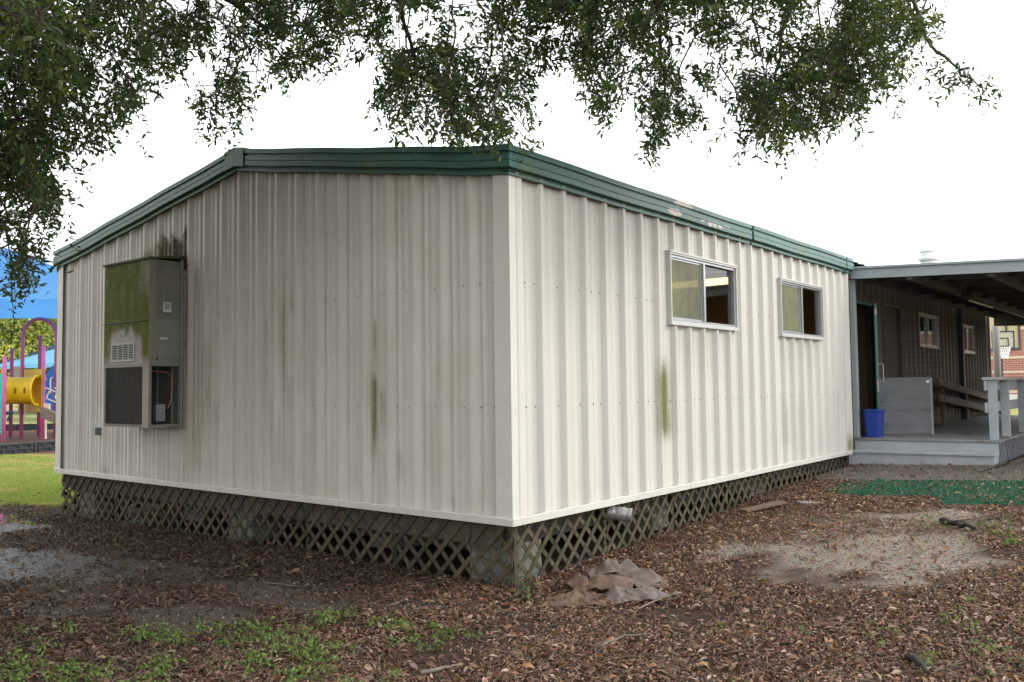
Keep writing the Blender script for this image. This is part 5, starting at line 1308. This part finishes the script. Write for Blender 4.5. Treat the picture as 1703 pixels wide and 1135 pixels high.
for i, lb_ in enumerate(('black slotted play border timber at the left edge of the mulch, farthest left', 'black slotted play border timber left of the near one, cut by the photo edge', 'black slotted play border timber in front of the pink posts', 'black slotted play border timber running behind the building corner')):
    if i: border(nl_[i], nl_[i+1], lb_)
fl_ = [flat(onplane(x, y, 2, ZG)) for x, y in ((-20, 717.5), (28, 716.5), (70, 715.5), (115, 714.5))]
for i, lb_ in enumerate(('low black border at the back of the mulch, left of the pink posts', 'low black border at the back of the mulch, between the arch legs', 'low black border at the back of the mulch, beside the building edge')): border(fl_[i], fl_[i+1], lb_)
# chain link fence
cf = thing('chain_link_fence', tuple(at(40, 695, 52)), 'low chain link fence behind the playground', 'fence')
A_, B_ = flat(at(-150, 690, 54)), flat(at(240, 690, 52)); d = (B_-A_); l = np.linalg.norm(d); d /= l; hF = 1.15
M_wire = simple('galvanised_wire', (.28, .29, .29), .5, .4)
mb = MB(); k = 0.
while k < l:
    for s_ in (1, -1):
        p = A_+d*k+np.array([0, 0, ZG]); q = A_+d*(k+s_*hF)+np.array([0, 0, ZG+hF]); mb.bar(p, q, .006, .006, (d[1], -d[0], .01))
    k += .11
mb.build('mesh', M_wire, cf)
mb = MB(); mb.tube([A_+np.array([0, 0, ZG+hF]), B_+np.array([0, 0, ZG+hF])], .022, 6); mb.build('top_rail', M_wire, cf)
k = 0.
while k < l: p = A_+d*k; mb = MB(); mb.tube([(p[0], p[1], ZG-.1), (p[0], p[1], ZG+hF+.05)], .03, 8); mb.build('post', M_wire, cf); k += 2.6
# trees far behind the playground
def far_tree(p, hgt, rad, c, label, nleaf=15000, kind=0):
    e = thing('background_tree', tuple(p), label, 'tree', 'trees behind the playground'); zb_ = p[2]
    mb = MB(); mb.tube([p-np.array([0, 0, .3]), p+np.array([.1, .1, hgt*.35]), p+np.array([.2, -.1, hgt*.62]), p+np.array([.1, 0, hgt*.92])], [.22, .17, .11, .03], 10)
    for k in range(9): z = hgt*(.25+.07*k); a = k*2.4; mb.tube([p+np.array([.1, 0, z]), p+np.array([.1+rad*.75*math.cos(a), rad*.75*math.sin(a), z+hgt*.08])], [.07, .02], 6)
    mb.build('trunk', M_bark, e, smooth=True)
    nc = 70; t = rng.random(nc); cz = hgt*(.16+.82*t); cr = rad*(1-.65*t)*np.sqrt(rng.random(nc)); a = rng.random(nc)*6.283
    cc = np.stack([p[0]+cr*np.cos(a), p[1]+cr*np.sin(a), zb_+cz], 1); k = rng.integers(0, nc, nleaf); P = cc[k]+rng.normal(0, 1, (nleaf, 3))*np.array([.75, .75, .5])
    tint = (rng.uniform(.6, 1.4, nc))[k][:, None]*np.where((rng.random(nc) < .2)[k][:, None], np.array([(1.5, 1.1, .7)]), 1)
    scatter('crown', P, rng.uniform(.22, .45, nleaf), rng.uniform(.09, .18, nleaf), rnd_unit(nleaf), rnd_unit(nleaf), np.clip(np.array([c])*1.9*tint*rng.uniform(.75, 1.25, (nleaf, 1)), 0, 1), M_leaf, parent=e)
for i, (px, dep, hh, r, c, lb_) in enumerate(((-260, 68, 9.5, 4.0, (.13, .16, .05), 'yellow green tree behind the playground, beyond the left edge of the fence'), (-130, 62, 9, 3.8, (.11, .15, .04), 'leafy tree behind the playground left of the tunnel'), (-40, 70, 10, 4.2, (.16, .18, .06), 'pale yellow green tree behind the crawl tunnel'), (35, 64, 9, 3.8, (.14, .17, .05), 'yellow green tree seen through the pink arch'), (95, 72, 10, 4.0, (.15, .16, .06), 'tree with brownish tufts behind the arch, beside the building edge'), (170, 66, 9, 3.6, (.11, .14, .05), 'tree behind the playground hidden mostly by the classroom'))):
    p = at(px, 690, dep); p[2] = ZG; far_tree(p, hh, r, c, lb_)

# ------------------------------------------------------------------ brick school building and hoop beyond the porch
def brickmat():
    m, nt, b, o = mat('red_brick'); co = coords(nt); sp = N(nt, 'ShaderNodeSeparateXYZ'); L(nt, co, sp.inputs[0]); cb = N(nt, 'ShaderNodeCombineXYZ'); L(nt, sp.outputs[0], cb.inputs[0]); L(nt, sp.outputs[2], cb.inputs[1])
    br = N(nt, 'ShaderNodeTexBrick'); L(nt, cb.outputs[0], br.inputs['Vector']); br.inputs['Scale'].default_value = 1; br.inputs['Brick Width'].default_value = .30; br.inputs['Row Height'].default_value = .11; br.inputs['Mortar Size'].default_value = .011
    br.inputs['Color1'].default_value = (.36, .135, .095, 1); br.inputs['Color2'].default_value = (.28, .10, .075, 1); br.inputs['Mortar'].default_value = (.42, .32, .27, 1)
    L(nt, br.outputs[0], b.inputs['Base Color']); b.inputs['Roughness'].default_value = .85; return m
sb = thing('school_building', (-4, 46, .3), 'red brick school building with pale bands beyond the porch', 'building')
YB = 46.; ZB = .3; M_brick = brickmat(); M_cast = simple('cast_stone_band', (.55, .45, .36), .8, var=.1, sc=2)
def fb(u, v, t): return (u, YB-t, v)
wx = onplane(1697, 560, 1, YB)[0]; wx0 = onplane(1652, 560, 1, YB)[0]; wz0 = onplane(1697, 582, 1, YB)[2]
mb = MB(); mb.box(-22, YB, ZB-.5, wx0-.6, YB+8, 6.0); mb.box(wx0-.6, YB, ZB-.5, wx, YB+8, wz0); mb.box(wx0-.6, YB, wz0+2.6, wx, YB+8, 6.0); mb.box(wx, YB, ZB-.5, 26, YB+8, 6.0); mb.build('wall', M_brick, sb)
for y0, y1 in ((593, 597), (617, 621), (545, 549), (650, 654)):
    z1, z0 = onplane(1680, y0, 1, YB)[2], onplane(1680, y1, 1, YB)[2]
    for a_, b_ in ((-22, wx0-.62), (wx0-.62, wx+.02), (wx+.02, 26)):
        if a_ == wx0-.62 and z1 > wz0: continue
        mb = MB(); mb.box(a_, YB-.025, z0, b_, YB-.001, z1); mb.build('stone_band', M_cast, sb)
mb = MB(); mb.frame(fb, wx0-.6, wz0, wx, wz0+2.6, .10, -.1, .04); mb.prism([((wx0+wx)/2-.05, wz0+.1), ((wx0+wx)/2+.03, wz0+.1), ((wx0+wx)/2+.03, wz0+2.5), ((wx0+wx)/2-.05, wz0+2.5)], fb, -.1, .03)
wn = mb.build('window', simple('dark_window_frame', (.05, .055, .065), .5), sb)
mb = MB(); mb.box(wx0-.5, YB+.05, wz0+.1, wx-.1, YB+.07, wz0+2.5); mb.build('pane', simple('blind_behind_glass', (.42, .36, .22), .3, var=.12, sc=1), wn)
mb = MB(); mb.box(-22.3, YB-.35, 6.0, 26.3, YB+8.3, 6.25); mb.build('roof', M_white, sb)
mb = MB(); mb.box(-22, YB-5.0, ZB-.3, 26, YB-4.8, ZB+.55); cw = mb.build('low_wall', M_concl, None); tag(cw, 'low pale concrete wall before the brick school building', 'wall')
# basketball hoop
hp = thing('basketball_hoop', tuple(at(1672, 690, 36)), 'basketball hoop with a white net seen past the porch pole', 'basketball hoop')
hb = at(1668, 567, 36.); bd = np.array([.95, .3, 0]); bd /= np.linalg.norm(bd); bn_ = np.array([bd[1], -bd[0], 0])
mb = MB(); mb.frame(lambda u, v, t: tuple(hb+bd*u+bn_*t+np.array([0, 0, v])), -.42, -.33, .42, .40, .05, 0, .04); mb.frame(lambda u, v, t: tuple(hb+bd*u+bn_*t+np.array([0, 0, v])), -.20, -.25, .20, .12, .035, .041, .05); mb.build('backboard_frame', M_black, hp)
mb = MB(); mb.prism([(-.37, -.28), (.37, -.28), (.37, .35), (-.37, .35)], lambda u, v, t: tuple(hb+bd*u+bn_*t+np.array([0, 0, v])), .01, .02); mb.build('backboard', simple('clear_board', (.40, .38, .30), .3), hp)
rc_ = hb+bn_*.30+np.array([0, 0, -.30]); rim = [rc_+np.array([.23*math.cos(t), .23*math.sin(t), 0]) for t in np.linspace(0, 2*math.pi, 21)]
mb = MB(); mb.tube(rim, .014, 6, cap=False); mb.build('rim', M_white, hp)
mb = MB()
for k in range(14):
    for s_ in (1, -1):
        t = k*2*math.pi/14; t2 = t+s_*.7; mb.tube([rc_+np.array([.23*math.cos(t), .23*math.sin(t), 0]), rc_+np.array([.16*math.cos((t+t2)/2), .16*math.sin((t+t2)/2), -.22]), rc_+np.array([.12*math.cos(t2), .12*math.sin(t2), -.45])], .009, 4, cap=False)
mb.build('net', M_white, hp)
pb = hb-bn_*.75; mb = MB(); mb.tube([(pb[0], pb[1], .2), (pb[0], pb[1], hb[2]-.2), tuple(hb-bn_*.02)], .07, 10); mb.build('post', M_black, hp)
#@B1

# ------------------------------------------------------------------ light
SUN = np.array([.80, .42, .60]); SUN /= np.linalg.norm(SUN)                     # veiled sun high over the open side to the right
el = math.asin(SUN[2]); az = math.atan2(SUN[0], SUN[1])
w = bpy.data.worlds.new('World'); scene.world = w; w.use_nodes = True; nt = w.node_tree; nt.nodes.clear()
out = N(nt, 'ShaderNodeOutputWorld'); bgn = N(nt, 'ShaderNodeBackground'); L(nt, bgn.outputs[0], out.inputs[0])
sk = N(nt, 'ShaderNodeTexSky'); sk.sky_type = 'NISHITA'; sk.sun_disc = False; sk.sun_elevation = el; sk.sun_rotation = az; sk.dust_density = 3; sk.air_density = 1
hs = N(nt, 'ShaderNodeHueSaturation'); hs.inputs['Saturation'].default_value = .12; L(nt, sk.outputs[0], hs.inputs['Color'])
cl = mix(nt, .72, hs.outputs[0], (9.6, 9.75, 10.0)); L(nt, cl, bgn.inputs[0]); bgn.inputs[1].default_value = .15
sl = bpy.data.lights.new('sun', 'SUN'); sl.energy = .5; sl.angle = math.radians(14); sl.color = (1, .95, .86)
slo = bpy.data.objects.new('sun', sl); COL.objects.link(slo); slo.rotation_euler = Vector(-SUN).to_track_quat('-Z', 'Y').to_euler()
vs_ = scene.view_settings; vs_.view_transform = 'Standard'; vs_.look = 'None'; vs_.gamma = 1; vs_.exposure = 1.0; vs_.use_curve_mapping = False
scene.cycles.max_bounces = 8; scene.cycles.transparent_max_bounces = 12
